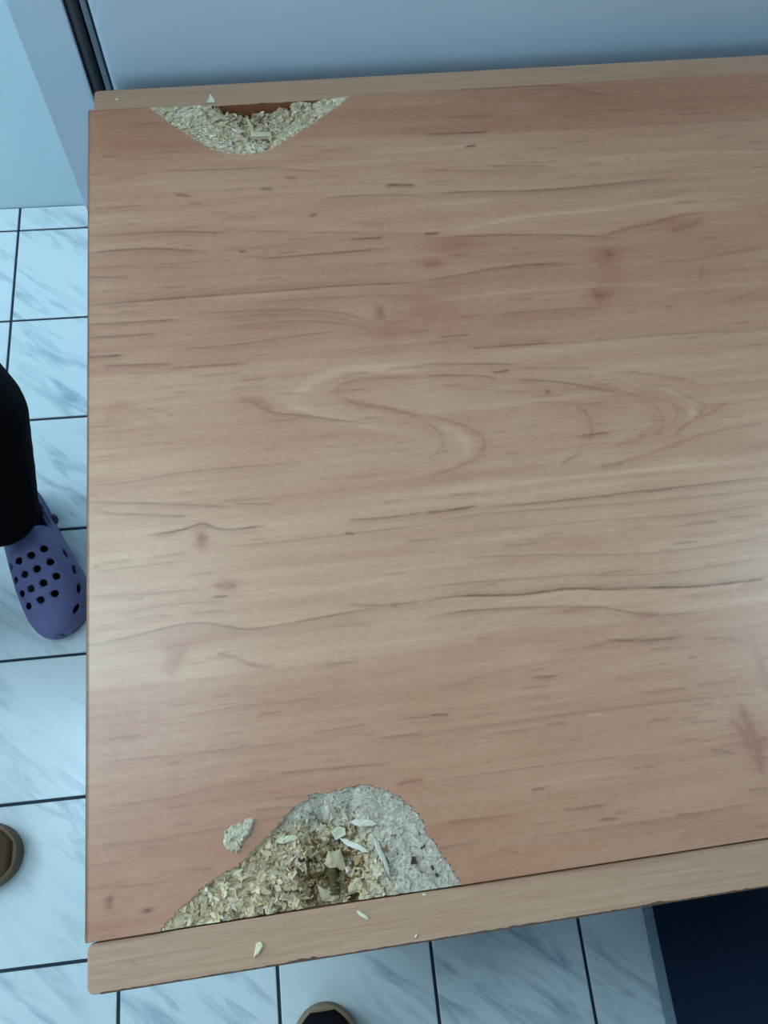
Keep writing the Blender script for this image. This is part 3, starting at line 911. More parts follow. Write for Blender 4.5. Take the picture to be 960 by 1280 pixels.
def front_pale(x, y):
    a = 1 / (1 + np.exp(-((x - 138) + (y - 22) * 0.25) / 4.0))          # right-hand fine layer
    b = 1 / (1 + np.exp(-((y - 37) + (x - 110) * 0.05) / 2.0))          # upper fine layer
    return np.clip(np.maximum(a, b), 0, 1)
def front_stain(x, y, D):
    g = np.exp(-(((x - 122) / 17) ** 2 + ((y - 17) / 17) ** 2) ** 1.5)
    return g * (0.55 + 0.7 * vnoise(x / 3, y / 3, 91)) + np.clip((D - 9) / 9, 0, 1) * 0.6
def back_stain(x, y, D):
    g = np.exp(-(((x - 118) / 16) ** 2 + ((y - 540) / 10) ** 2))
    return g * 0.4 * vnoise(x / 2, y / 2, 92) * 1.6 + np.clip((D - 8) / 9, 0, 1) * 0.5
fcore, f_h, f_ext = core_patch('broken_core', fh, fpoly, FRONT_DEPTH, 0.2, 76.0, 201,
                               lambda x, y: np.where(x < 105, 2.4, 0.9) + 0 * y, front_stain, front_pale, 560)
bcore, b_h, b_ext = core_patch('broken_core', bh, bpoly, BACK_DEPTH, 498.0, PD * 1000 - 0.2, 301,
                               lambda x, y: 1.3 + 0 * x, back_stain, lambda x, y: 0.3 + 0 * x, 420)
tag(fcore, 'torn chipboard core of the larger front patch', kind='stuff')
tag(bcore, 'torn chipboard core of the smaller rear patch', kind='stuff')

CREAM = [srgb(226, 204, 164), srgb(216, 192, 150), srgb(232, 214, 182), srgb(206, 180, 138), srgb(222, 204, 170), srgb(234, 220, 194)]
PALE = [srgb(200, 186, 166), srgb(208, 196, 178), srgb(192, 178, 156), srgb(216, 204, 188), srgb(184, 168, 146)]
BROWN = [srgb(150, 118, 74), srgb(176, 146, 98), srgb(128, 96, 58), srgb(200, 176, 128), srgb(104, 78, 48)]
def shard(L, W, T, r, n=6):
    """irregular elongated flake outline, extruded"""
    an = np.sort(r.uniform(0, 2 * math.pi, n) * 0.35 + np.linspace(0, 2 * math.pi, n, endpoint=False))
    rad = r.uniform(0.75, 1.15, n)
    x = np.cos(an) * rad * L / 2; y = np.sin(an) * rad * W / 2
    bend = r.normal(0, 0.12)
    z = bend * (x / (L / 2)) ** 2 * W
    up = np.stack([x, y, z + T / 2], -1); lo = np.stack([x, y, z - T / 2], -1)
    f = [tuple(range(n)), tuple(range(2 * n - 1, n - 1, -1))] + [(i, n + i, n + (i + 1) % n, (i + 1) % n) for i in range(n)]
    return np.vstack([up, lo]), f

def chips(name, height, ext, count, seed, fine_fn, label):
    r = np.random.default_rng(seed)
    V, F, C = [], [], []
    base = 0
    tries = 0
    while count > 0 and tries < 60000:
        tries += 1
        x = r.uniform(ext[0], ext[1]); y = r.uniform(ext[2] + 0.5, ext[3] - 0.5)
        D, ok, pale, st, e_ = height(x, y)
        if not ok or e_ < 0.7: continue
        fine = pale
        if r.random() < 0.72:
            L = r.uniform(1.8, 5.5); W = r.uniform(0.45, 1.1)          # fibres
        else:
            L = r.uniform(3.5, 8.0); W = L * r.uniform(0.25, 0.55)     # flakes
        L *= (1 - 0.5 * fine) * (0.7 if e_ < 3 else 1); W *= (1 - 0.45 * fine)
        T = r.uniform(0.25, 0.6)
        v, f = shard(L, W, T, r, 6)
        tilt = (0.16 + 0.35 * min(D / 10, 1)) * (1 - 0.6 * fine)
        R = Matrix.Rotation(r.uniform(0, 2 * math.pi), 3, 'Z') @ Matrix.Rotation(r.normal(0, tilt), 3, 'Y') @ Matrix.Rotation(r.normal(0, tilt * 1.2), 3, 'X')
        v = v @ np.array(R).T
        top = min(D - 0.15, D)
        z = -D + r.uniform(-0.15, 0.35) * (1 - 0.5 * fine)
        zmax = v[:, 2].max()
        if z + zmax > -0.05: z = -0.05 - zmax
        v = v + np.array([x, y, z])
        if v[:, 1].min() < 0.1: v[:, 1] += 0.1 - v[:, 1].min()
        if v[:, 1].max() > PD * 1000 - 0.1: v[:, 1] -= v[:, 1].max() - (PD * 1000 - 0.1)
        if y > 400 and r.random() < 0.6: st *= 0.6
        pal = BROWN if r.random() < st * 0.75 else (PALE if r.random() < pale else CREAM)
        c = np.array(pal[r.integers(len(pal))]) * r.uniform(0.86, 1.04) * (np.array([1.0, 0.96, 0.95, 1.0]) if y < 400 else np.array([1.12, 1.12, 1.2, 1.0]))
        if r.random() < 0.035: c = c * 0.3
        c[3] = 1
        V.append(v / 1000 + np.array([0, 0, PZ])); F += [tuple(base + i for i in ff) for ff in f]; C += [c] * len(v)
        base += len(v); count -= 1
    V = np.vstack(V)
    me = mesh(name, V, F)
    at = me.attributes.new('chip_color', 'FLOAT_COLOR', 'POINT')
    at.data.foreach_set('color', np.array(C, np.float32).ravel())
    return tag(link(name, me, M_CHIP, panel), label, kind='stuff')
chips('wood_chips', f_h, f_ext, 3000, 401, None, 'pale wood flakes pressed into the front patch')
chips('wood_chips', b_h, b_ext, 1300, 402, None, 'pale wood flakes pressed into the rear patch')

def set_color(me, col):
    at = me.attributes.new('chip_color', 'FLOAT_COLOR', 'POINT')
    at.data.foreach_set('color', np.array([col] * len(me.vertices), np.float32).ravel())

def flake(name, outline, T, col, parent, loc, rot=(0, 0, 0), seed=0, bumpy=0.25):
    """chip with a traced outline in mm: fan-subdivided, uneven top, real thickness"""
    r = np.random.default_rng(seed)
    o = np.array(outline, float); n = len(o); c = o.mean(0)
    ring = (o - c) * 0.55 + c
    rows = [np.c_[o, r.normal(0, bumpy * T, n) + T / 2], np.c_[ring, r.normal(0, bumpy * T, n) + T * 0.75], [[c[0], c[1], T * 0.8]],
            np.c_[o, np.full(n, -T / 2) + r.normal(0, bumpy * T * 0.3, n)]]
    v = np.vstack(rows) / 1000
    f = []
    for i in range(n):
        j = (i + 1) % n
        f += [(i, j, n + j, n + i), (n + i, n + j, 2 * n), (2 * n + 1 + i, 2 * n + 1 + j, j, i)]
    f.append(tuple(2 * n + 1 + i for i in range(n))[::-1])
    me = mesh(name, v, f)
    set_color(me, col)
    return link(name, me, M_CHIP, parent, loc, rot)

def sliver(L, W, n=7):
    xs = np.linspace(-0.5, 0.5, n)
    up = [(x * L, W / 2 * (1 - abs(2 * x) ** 2.2) ** 0.5 * (1 + 0.15 * math.sin(9 * x)) + 0.05) for x in xs]
    dn = [(x * L, -W / 2 * (1 - abs(2 * x) ** 2.2) ** 0.5 * (1 - 0.2 * math.sin(7 * x)) - 0.05) for x in xs[::-1]]
    return dn[::-1] + up[::-1]
def at_mm(x, y, d): return (x / 10000, y / 10000, PZ - d / 1000)
WHITE = srgb(222, 212, 192)
def spl(p0, p1, W, T, col, lift=0.4, name='splinter', seed=0):
    a = Vector(at_mm(*p0)); b = Vector(at_mm(*p1)); d = b - a
    L = d.length * 1000
    rz = math.atan2(d.y, d.x); ry = -math.asin(max(-1, min(1, d.z / d.length)))
    m = (a + b) / 2; m.z += lift / 1000
    return flake(name, sliver(L, W), T, col, panel, m, (0, ry, rz), seed)
spl((1325, 372, 1.4), (1458, 342, 1.2), 3.2, 0.9, WHITE, 0.5, seed=1)
spl((1435, 288, 1.4), (1491, 91, 3.0), 2.5, 0.8, srgb(208, 198, 180), 0.5, seed=2)
spl((1262, 300, 5.0), (1400, 214, 1.6), 2.6, 0.7, WHITE, 1.2, seed=3)
spl((935, 333, 2.6), (1053, 333, 3.0), 3.2, 0.9, srgb(222, 212, 180), 0.6, seed=4)
spl((1152, 5404, 7.0), (1186, 5210, 5.0), 2.6, 0.9, srgb(206, 192, 150), 1.6, seed=5)
flake('large_flake', [(-5.4, -1.0), (-3.2, -3.2), (0.6, -3.6), (3.0, -6.2), (5.0, -5.0), (4.2, 0.5), (3.6, 4.6), (-0.6, 4.0), (-2.4, 5.0), (-4.0, 2.4)], 1.1, srgb(198, 178, 142), panel,
      at_mm(1225, 203, 7.2), (0.25, 0.15, 0.1), 11)
flake('large_flake', [(-3.2, -2.2), (2.6, -3.0), (4.2, -0.2), (1.8, 2.6), (-2.6, 2.8)], 1.4, srgb(218, 206, 178), panel, at_mm(1256, 330, 6.4), (0.2, 0, 0.5), 12)
flake('large_flake', [(-5.0, 4.2), (-3.0, -4.4), (2.2, -4.8), (5.6, -3.6), (4.6, 0.0), (-0.6, 0.8)], 1.2, srgb(206, 190, 158), panel, at_mm(1172, 62, 9.0), (0.3, 0.1, 0.0), 13)
flake('large_flake', [(-4.6, -3.0), (4.0, -2.4), (5.2, 3.6), (2.6, 4.4), (-3.4, 0.4)], 1.2, srgb(202, 184, 152), panel, at_mm(1300, 62, 8.4), (0.35, -0.1, 0.1), 14)
flake('large_flake', [(-1.4, -1.5), (1.2, -1.3), (1.5, 1.0), (-0.8, 1.5)], 1.0, srgb(222, 200, 184), panel, at_mm(1285, 150, 8.0), (0.1, 0.3, 0.4), 15)
flake('bark_speck', [(-1.8, -1.5), (1.7, -1.4), (0.9, 1.9), (-0.6, 2.1)], 0.6, srgb(52, 48, 42), panel, at_mm(1621, 144, 1.6), (0, 0, 0), 16)
flake('bark_speck', [(-0.8, -1.0), (1.0, -0.5), (0.5, 1.2), (-0.7, 0.8)], 0.5, srgb(56, 52, 44), panel, at_mm(1726, 62, 0.7), (0, 0, 0.5), 17)
flake('bark_speck', [(-0.6, -1.2), (0.7, -1.0), (0.4, 1.3), (-0.6, 0.9)], 0.5, srgb(60, 54, 46), panel, at_mm(1710, 100, 0.8), (0, 0, 0.3), 18)
flake('bark_speck', [(-1.6, -0.5), (1.6, 0.1), (1.4, 0.6), (-1.2, 0.5)], 0.5, srgb(50, 46, 40), panel, at_mm(1677, 200, 0.8), (0, 0, 0.3), 19)
# layered block of core left standing in the rear patch
for i, (dz, w, c) in enumerate(((5.6, 13.5, srgb(110, 88, 64)), (4.6, 15.0, srgb(176, 156, 124)), (3.6, 15.6, srgb(208, 194, 166)))):
    flake('core_layer', [(-w / 2, -3.4 + i * 1.4), (w / 2, -3.0 + i * 1.4), (w / 2 - 0.6, 3.4), (-w / 2 + 0.9, 3.8)], 0.8, c, panel,
          at_mm(1238, 5172, dz - 1.3), (0.1, 0, -0.06), 30 + i)

# brass-green screw, lying along the panel's depth, driven in through the front board
def screw_mesh():
    prof = []
    n = 15
    for i in range(n):
        y = i * 0.85
        prof.append((y, 2.6 if i % 2 else 1.6))
    prof = [(0, 0.01)] + prof + [(n * 0.85 + 1.5, 0.02)]
    seg = 14; v = []; f = []
    for y, rr in prof:
        for s in range(seg):
            a = 2 * math.pi * s / seg
            tw = 0.42 * math.sin(a) if 1 < rr else 0
            v.append((rr * math.cos(a) / 1000, (y + tw) / 1000, rr * math.sin(a) / 1000))
    for i in range(len(prof) - 1):
        for s in range(seg):
            s2 = (s + 1) % seg
            f.append((i * seg + s, (i + 1) * seg + s, (i + 1) * seg + s2, i * seg + s2))
    return mesh('screw', v, f)
M_SCREW = plain('tarnished_green_brass', srgb(112, 106, 66), 0.3, 0.6, 0.4, var=0.3, nscale=300)
tag(link('screw', screw_mesh(), M_SCREW, panel, at_mm(1205, 40, 8.6), smooth=False), 'greenish ribbed screw in the broken front patch')

# --- loose crumbs lying on the table (things of their own)
def crumb(name, outline, T, col, x, y, z, rot, label, seed):
    w = to_world(x / 10000, y / 10000, z)
    o = flake(name, outline, T, col, None, w, (rot[0], rot[1], rot[2] + YAW), seed)
    return tag(o, label, 'wood chip', 'chipboard crumbs lying on the table')
FR = np.array([(-7.7, 2.7), (-3.3, 4.9), (2.6, 5.7), (4.4, 7.2), (8.6, 6.3), (7.4, 1.8), (5.4, -1.9), (1.9, -4.2), (1.4, -7.6), (-1.3, -9.4), (-4.2, -8.0), (-7.3, -5.2), (-8.1, -1.6), (-7.7, 2.7)])
frp = roughen(FR, 0.3, 8)
fx, fy = np.meshgrid(np.arange(-10, 10.1, 0.4), np.arange(-12, 11.1, 0.4))
fin = inside(frp, fx, fy); fe = dist_line(frp, fx, fy)
fz = 0.35 + np.clip(fe * 1.5, 0, 1.7) + cells(fx, fy, 60, (-10, 10, -12, 11), 71) * 0.45 * np.clip(fe, 0, 1) + (vnoise(fx / 1.1 + 20, fy / 1.1 + 20, 72) - 0.5) * 0.5 * np.clip(fe, 0, 1)
fi = np.arange(fx.size).reshape(fx.shape)
kf = fin[:-1, :-1] & fin[1:, :-1] & fin[:-1, 1:] & fin[1:, 1:]
fq = np.stack([fi[:-1, :-1], fi[:-1, 1:], fi[1:, 1:], fi[1:, :-1]], -1)[kf]
fu = np.unique(fq); fr_ = np.full(fx.size, -1); fr_[fu] = np.arange(len(fu))
top_ = np.stack([fx.ravel(), fy.ravel(), np.maximum(fz.ravel(), 0.2)], -1)[fu] / 1000
bot_ = top_.copy(); bot_[:, 2] = 0.00005
fq = fr_[fq]; nt_ = len(fu)
cnt = {}
for q_ in fq:
    for a, b in zip(q_, np.roll(q_, -1)):
        cnt[(a, b)] = 1
side = [(b, a, a + nt_, b + nt_) for (a, b) in cnt if (b, a) not in cnt]
fme = mesh('chipboard_fragment', np.vstack([top_, bot_]), [tuple(q_) for q_ in fq] + [tuple(q_[::-1] + nt_) for q_ in fq] + side)
fca = fme.attributes.new('core', 'FLOAT_COLOR', 'POINT')
fca.data.foreach_set('color', np.tile(np.array([0.0, 0.7, 0, 1], np.float32), len(fme.vertices)))
frag = link('chipboard_fragment', fme, M_CORE, None, to_world(0.0758, 0.0388, PZ), (0, 0, YAW))
tag(frag, 'ragged pale chipboard fragment lying beside the large front break', 'wood chip', 'chipboard crumbs lying on the table')
crumb('wood_sliver', sliver(7.6, 1.6), 0.7, srgb(232, 222, 192), 1334, -66, BZ + 0.0005, (0, 0, -0.72), 'thin pale wood sliver on the front board below the screw', 52)
crumb('wood_flake', [(-2.6, -3.4), (0.2, -1.8), (2.4, 1.2), (1.6, 3.4), (-0.8, 3.0), (-1.6, 0.2)], 0.9, srgb(230, 216, 172), 813, -145, BZ + 0.0006, (0, 0, 0), 'small cream wood flake near the left part of the front board', 53)
crumb('wood_flake', [(-3.6, -1.6), (3.4, -1.8), (2.6, 1.2), (0.2, 4.6), (-0.8, 1.2)], 0.9, srgb(232, 224, 196), 891, 5560, BZ + 0.0015, (0.35, 0, 0), 'small cream wood flake standing on the rear board above the break', 54)
crumb('wood_crumb', [(-1.0, -0.6), (0.9, -0.8), (1.1, 0.5), (-0.4, 0.9)], 0.6, srgb(232, 226, 208), 199, 5636, BZ + 0.0004, (0, 0, 0), 'tiny white crumb near the left end of the rear board', 55)
crumb('wood_crumb', [(-0.8, -0.9), (0.6, -0.3), (1.0, 1.0), (-0.2, 0.6)], 0.5, srgb(226, 216, 188), 1582, -194, BZ + 0.0004, (0, 0, 0), 'tiny cream crumb by the outer edge of the front board', 56)
crumb('wood_crumb', [(-0.9, -0.5), (0.9, -0.5), (0.6, 0.5), (-0.6, 0.6)], 0.5, srgb(228, 220, 196), 1651, -16, BZ + 0.0004, (0, 0, 0), 'tiny pale crumb under the right tip of the front break', 57)

# ------------------------------------------------------------------ people and footwear
M_LAV = plain('lavender_foam', srgb(106, 104, 146), 0.55, 0.4, var=0.05, nscale=60)
M_SOLE = plain('lavender_grey_sole', srgb(92, 88, 112), 0.6, 0.3, var=0.08, nscale=80)
M_BLACK = plain('black_trouser_cloth', srgb(16, 16, 19), 0.95, 0.05, var=0.2, nscale=200)
M_SOCK = plain('dark_sock', srgb(22, 20, 40), 0.95, 0.1)
M_SHIRT = plain('dark_grey_jersey', srgb(58, 60, 68), 0.9, 0.1, var=0.1, nscale=200)
M_SKIN = plain('skin', srgb(196, 150, 122), 0.55, 0.4, var=0.04)
M_HAIR = plain('dark_brown_hair', srgb(52, 38, 30), 0.6, 0.3, var=0.3, nscale=150)
dg = None
def bake(o):
    """replace an object's mesh by its modifier result"""
    d = bpy.context.evaluated_depsgraph_get()
    d.update()
    me = bpy.data.meshes.new_from_object(o.evaluated_get(d))
    old = o.data
    o.modifiers.clear()
    o.data = me
    me.name = o.name
    bpy.data.meshes.remove(old)

def limbs(name, chains, balls, voxel, smooth_it, mat, parent, shrink=None):
    """tapered limbs and rounded masses fused into one continuous skin"""
    bm = bmesh.new()
    for ch in chains:
        for (p, r0), (q_, r1) in zip(ch[:-1], ch[1:]):
            p, q_ = Vector(p), Vector(q_); d = q_ - p
            M = Matrix.Translation((p + q_) / 2) @ d.to_track_quat('Z', 'Y').to_matrix().to_4x4()
            bmesh.ops.create_cone(bm, cap_ends=True, segments=20, radius1=r0, radius2=r1, depth=d.length, matrix=M)
        for p, r0 in ch:
            bmesh.ops.create_uvsphere(bm, u_segments=20, v_segments=12, radius=r0, matrix=Matrix.Translation(p))
    for c, s, rz in balls:
        bmesh.ops.create_uvsphere(bm, u_segments=24, v_segments=16, radius=1.0,
                                  matrix=Matrix.Translation(c) @ Matrix.Rotation(rz, 4, 'Z') @ Matrix.Diagonal((*s, 1)))
    me = bpy.data.meshes.new(name); bm.to_mesh(me); bm.free()
    o = link(name, me, mat, parent)
    rm = o.modifiers.new('fuse', 'REMESH'); rm.mode = 'VOXEL'; rm.voxel_size = voxel
    sm = o.modifiers.new('soften', 'SMOOTH'); sm.factor = 0.5; sm.iterations = smooth_it
    bake(o)
    o.data.polygons.foreach_set('use_smooth', np.ones(len(o.data.polygons), bool))
    return o

# ---- clog: local y heel -> toe, x towards the inner side
CL = 0.245
oy = [0.0, 0.006, 0.02, 0.05, 0.09, 0.13, 0.165, 0.19, 0.21, 0.225, 0.236, 0.243, 0.245]
oo = [0.004, 0.017, 0.027, 0.033, 0.0345, 0.0405, 0.045, 0.0445, 0.040, 0.032, 0.020, 0.006, -0.006]   # outer half width (towards -x)
oi_ = [0.004, 0.017, 0.027, 0.033, 0.035, 0.0385, 0.042, 0.0425, 0.0415, 0.0375, 0.031, 0.020, 0.010]  # inner half width
hz = [0.030, 0.034, 0.038, 0.048, 0.078, 0.082, 0.074, 0.065, 0.057, 0.049, 0.041, 0.033, 0.028]
def f_o(y): return np.interp(y, oy, oo)
def f_i(y): return np.interp(y, oy, oi_)
def f_h2(y): return np.interp(y, oy, hz)
def clog_upper():
    st = np.concatenate([np.linspace(0, 0.02, 6), np.linspace(0.03, 0.21, 25), np.linspace(0.215, 0.245, 12)])
    nt = 33
    v = []; keep = []
    for y in st:
        o_, i_, h = f_o(y), f_i(y), f_h2(y)
        if y < 0.1: h = max(h, 0.08)
        c = (i_ - o_) / 2; w = (i_ + o_) / 2
        for k in range(nt):
            th = math.pi * k / (nt - 1)
            cx, sz = math.cos(th), math.sin(th)
            x = c + w * math.copysign(abs(cx) ** 0.72, cx)
            z = 0.014 + (h - 0.014) * abs(sz) ** 0.8
            v.append((x, y, z))
    f = []
    for i in range(len(st) - 1):
        for k in range(nt - 1):
            a = i * nt + k
            q_ = (a, a + 1, a + nt + 1, a + nt)
            y = sum(v[t][1] for t in q_) / 4; z = sum(v[t][2] for t in q_) / 4
            lim = 0.040 + 0.016 * max(0, (y - 0.03) / 0.06)
            if y < 0.094 and z > lim: continue
            f.append(q_)
    return mesh('upper', v, f)
def clog_outline(grow=0.0):
    a = [(-f_o(y) - grow, y) for y in oy]; b = [(f_i(y) + grow, y) for y in oy]
    p = [a[0]] + a[1:] + b[::-1]
    p = np.array(p)
    for _ in range(2):
        n = np.roll(p, -1, 0); p = np.stack([p * 0.75 + n * 0.25, p * 0.25 + n * 0.75], 1).reshape(-1, 2)
    return [tuple(t) for t in p[::-1]]
def clog(parent, loc, rz, mirror=1):
    up = link('clog', clog_upper(), M_LAV, parent, loc, (0, 0, rz))
    so = up.modifiers.new('wall', 'SOLIDIFY'); so.thickness = 0.0038; so.offset = -1
    cut = bmesh.new()
    def cyl(c, d, r0, depth=0.03, sx=1.0):
        M = Matrix.Translation(c) @ Vector(d).to_track_quat('Z', 'Y').to_matrix().to_4x4() @ Matrix.Diagonal((sx, 1, 1, 1))
        bmesh.ops.create_cone(cut, cap_ends=True, segments=14, radius1=r0, radius2=r0, depth=depth, matrix=M)
    rows = [(0.139, (0.0345, 0.0165, -0.0015, -0.0195)), (0.160, (0.0345, 0.0165, -0.0015, -0.0205)),
            (0.181, (0.033, 0.0165, -0.0015, -0.0200)), (0.200, (0.031, 0.0110, -0.0090))]
    for y, xs_ in rows:
        for x in xs_:
            cyl((x, y - 0.02 * (x < -0.015) * 0.1, f_h2(y) - 0.004), (x * 6, 0.25, 1), 0.0053, 0.034)
    for (x, y, z), d in (((-0.0385, 0.146, 0.053), (-0.9, 0.1, 0.6)), ((-0.0405, 0.173, 0.047), (-0.9, 0.2, 0.6)),
                         ((-0.0350, 0.199, 0.042), (-0.8, 0.5, 0.6)), ((-0.0215, 0.2215, 0.037), (-0.5, 0.8, 0.6))):
        cyl((x, y, z), d, 0.0052, 0.024, 1.5)
    cme = bpy.data.meshes.new('cut'); cut.to_mesh(cme); cut.free()
    co_ = bpy.data.objects.new('cut', cme); COL.objects.link(co_)
    co_.parent = parent; co_.location = loc; co_.rotation_euler = (0, 0, rz)
    bo = up.modifiers.new('vents', 'BOOLEAN'); bo.operation = 'DIFFERENCE'; bo.object = co_; bo.solver = 'EXACT'
    bake(up)
    bpy.data.objects.remove(co_, do_unlink=True); bpy.data.meshes.remove(cme)
    if mirror < 0:
        up.data.transform(Matrix.Diagonal((-1, 1, 1, 1))); up.data.flip_normals()
    up.data.polygons.foreach_set('use_smooth', np.ones(len(up.data.polygons), bool))
    up.data.update()
    up['label'] = 'lavender foam clog with rows of round vent holes'
    def sub(name, me, mat, smooth=True):
        if mirror < 0:
            me.transform(Matrix.Diagonal((-1, 1, 1, 1))); me.flip_normals()
        return link(name, me, mat, up, smooth=smooth)
    sub('sole', prism_mesh('sole', clog_outline(0.0028), 0.0004, 0.022, 0.004, 3), M_SOLE, False)
    # heel strap: flat band from rivet to rivet round the heel
    v = []; f = []
    n = 21
    for i in range(n):
        a = math.pi * i / (n - 1)
        x = 0.040 * math.cos(a); y = 0.085 - 0.093 * math.sin(a) ** 0.9; z = 0.052 + 0.022 * math.sin(a)
        for dx, dz in ((0, -0.008), (0.003, -0.008), (0.003, 0.008), (0, 0.008)):
            nx, ny = math.cos(a), -math.sin(a)
            v.append((x + nx * dx, y + ny * dx, z + dz))
    for i in range(n - 1):
        for k in range(4):
            f.append((i * 4 + k, i * 4 + (k + 1) % 4, (i + 1) * 4 + (k + 1) % 4, (i + 1) * 4 + k))
    f += [(0, 1, 2, 3), ((n - 1) * 4 + 3, (n - 1) * 4 + 2, (n - 1) * 4 + 1, (n - 1) * 4)]
    sub('strap', mesh('strap', v, f), M_LAV, False)
    for sgn in (-1, 1):
        bm = bmesh.new()
        bmesh.ops.create_cone(bm, cap_ends=True, segments=20, radius1=0.0085, radius2=0.0075, depth=0.004,
                              matrix=Matrix.Translation((sgn * 0.0448, 0.085, 0.052)) @ Matrix.Rotation(sgn * math.pi / 2, 4, 'Y'))
        bmesh.ops.create_cone(bm, cap_ends=True, segments=16, radius1=0.0045, radius2=0.004, depth=0.0025,
                              matrix=Matrix.Translation((sgn * 0.0475, 0.085, 0.052)) @ Matrix.Rotation(sgn * math.pi / 2, 4, 'Y'))
        rm_ = bpy.data.meshes.new('rivet'); bm.to_mesh(rm_); bm.free()
        sub('rivet', rm_, plain('rivet_plastic', srgb(40, 36, 66), 0.5))
    return up

CN = Vector((0.93, 0.36, 0)).normalized(); CA = Vector((0.36, -0.93, 0)).normalized()
RZ = math.pi + math.atan2(0.36, 0.93)
heel = CN * (-0.3475) + CA * 0.4456
person = empty('person', (0, 0, 0), 0, 'person in black trousers and lavender perforated clogs standing left of the table', 'person')
person.location = (heel.x - 0.09, heel.y, 0)
def pl(v): return Vector(v) - person.location
lclog = clog(person, pl((heel.x, heel.y, 0)), RZ, 1)
rheel = heel - CN * 0.21 + CA * 0.02
rclog = clog(person, pl((rheel.x, rheel.y, 0)), RZ + 0.06, -1)
def in_clog(h, x, y, z): 
    p = h - CN * x + CA * y
    return pl((p.x, p.y, z))
def W(x, y, z): return pl((x, y, z))
A1 = Vector((-0.146, -0.615, 0.10)); A2 = rheel + CA * 0.078 + Vector((0, 0, 0.10))
K1 = Vector((-0.128, -0.585, 0.47)); K2 = A2 + CA * 0.02 + Vector((0, 0, 0.37))
H1 = Vector((-0.20, -0.50, 0.86)); H2 = H1 - CN * 0.17
PELV = (H1 + H2) / 2 + Vector((0, 0, 0.04))
CH = PELV - CA * 0.02 + Vector((0, 0, 0.36)); NK = CH + Vector((0, 0, 0.17)); HD = NK + CA * 0.02 + Vector((0, 0, 0.13))
S1 = CH + CN * 0.165 + Vector((0, 0, 0.08)); S2 = CH - CN * 0.165 + Vector((0, 0, 0.08))
E1 = S1 + CN * 0.03 - CA * 0.06 + Vector((0, 0, -0.28)); E2 = S2 - CN * 0.03 - CA * 0.06 + Vector((0, 0, -0.28))
R1 = E1 + CA * 0.03 + Vector((0, 0, -0.24)); R2 = E2 + CA * 0.03 + Vector((0, 0, -0.24))
chains = []; balls = []
def V3(v): return tuple(v - person.location)
for a, k, h in ((A1, K1, H1), (A2, K2, H2)):
    chains.append([(V3(h), 0.07), (V3(k), 0.048), (V3(k * 0.6 + a * 0.4 - CA * 0.01), 0.046), (V3(a), 0.032)])
for h_ in (heel, rheel):
    chains.append([(in_clog(h_, 0.0, 0.035, 0.05), 0.024), (in_clog(h_, 0.0, 0.11, 0.05), 0.024), (in_clog(h_, 0.0, 0.19, 0.038), 0.014)])
    chains.append([(in_clog(h_, 0.0, 0.06, 0.055), 0.026), (in_clog(h_, 0.005, 0.075, 0.10), 0.03)])
chains.append([(V3(PELV), 0.10), (V3(CH), 0.11), (V3(NK - Vector((0, 0, 0.05))), 0.055), (V3(NK + Vector((0, 0, 0.04))), 0.05)])
for s, e_, r_ in ((S1, E1, R1), (S2, E2, R2)):
    chains.append([(V3(s), 0.05), (V3(e_), 0.038), (V3(r_), 0.026)])
    sg = 1 if s is S1 else -1
    palm = r_ + Vector((0, 0, -0.05)) + CA * 0.008
    balls.append((V3(palm), (0.016, 0.036, 0.048), math.atan2(CA.y, CA.x)))
    for fi, (off, ln) in enumerate(((-0.026, 0.062), (-0.009, 0.074), (0.009, 0.07), (0.025, 0.055))):
        b_ = palm + CA * (-off) + Vector((0, 0, -0.04))
        m_ = b_ + Vector((0, 0, -ln * 0.5)) - CN * sg * 0.006
        t_ = m_ + Vector((0, 0, -ln * 0.45)) - CN * sg * 0.014
        chains.append([(V3(b_), 0.009), (V3(m_), 0.0085), (V3(t_), 0.0072)])
    th0 = palm + CA * 0.028 + Vector((0, 0, 0.015)); th1 = th0 + CA * 0.026 + Vector((0, 0, -0.03)) - CN * sg * 0.01
    chains.append([(V3(th0), 0.012), (V3(th1), 0.0095), (V3(th1 + Vector((0, 0, -0.028)) - CN * sg * 0.004), 0.008)])
ha = math.atan2(CA.y, CA.x)
balls.append((V3(HD + Vector((0, 0, 0.025)) - CA * 0.01), (0.095, 0.074, 0.10), ha))
balls.append((V3(HD + CA * 0.035 + Vector((0, 0, -0.05))), (0.055, 0.05, 0.062), ha))
balls.append((V3(HD + CA * 0.092 + Vector((0, 0, -0.012))), (0.016, 0.011, 0.022), ha))
for sg in (1, -1):
    balls.append((V3(HD + CN * sg * 0.075 + Vector((0, 0, -0.005))), (0.016, 0.01, 0.03), ha))
balls.append((V3(HD + CA * 0.083 + Vector((0, 0, -0.058))), (0.010, 0.022, 0.006), ha))
body = limbs('body', chains, balls, 0.005, 3, M_SKIN, person)
M_EYE = plain('eye', srgb(40, 34, 30), 0.2)
for sg in (1, -1):
    bm = bmesh.new()
    bmesh.ops.create_uvsphere(bm, u_segments=14, v_segments=10, radius=0.011)
    em_ = bpy.data.meshes.new('eye'); bm.to_mesh(em_); bm.free()
    link('eye', em_, M_EYE, person, V3(HD + CA * 0.076 + CN * sg * 0.03 + Vector((0, 0, 0.012))), smooth=True)
limbs('hair', [], [(V3(HD + Vector((0, 0, 0.055)) - CA * 0.022), (0.098, 0.084, 0.085), ha), (V3(HD + Vector((0, 0, -0.03)) - CA * 0.06), (0.05, 0.072, 0.10), ha)],
      0.007, 3, M_HAIR, person)
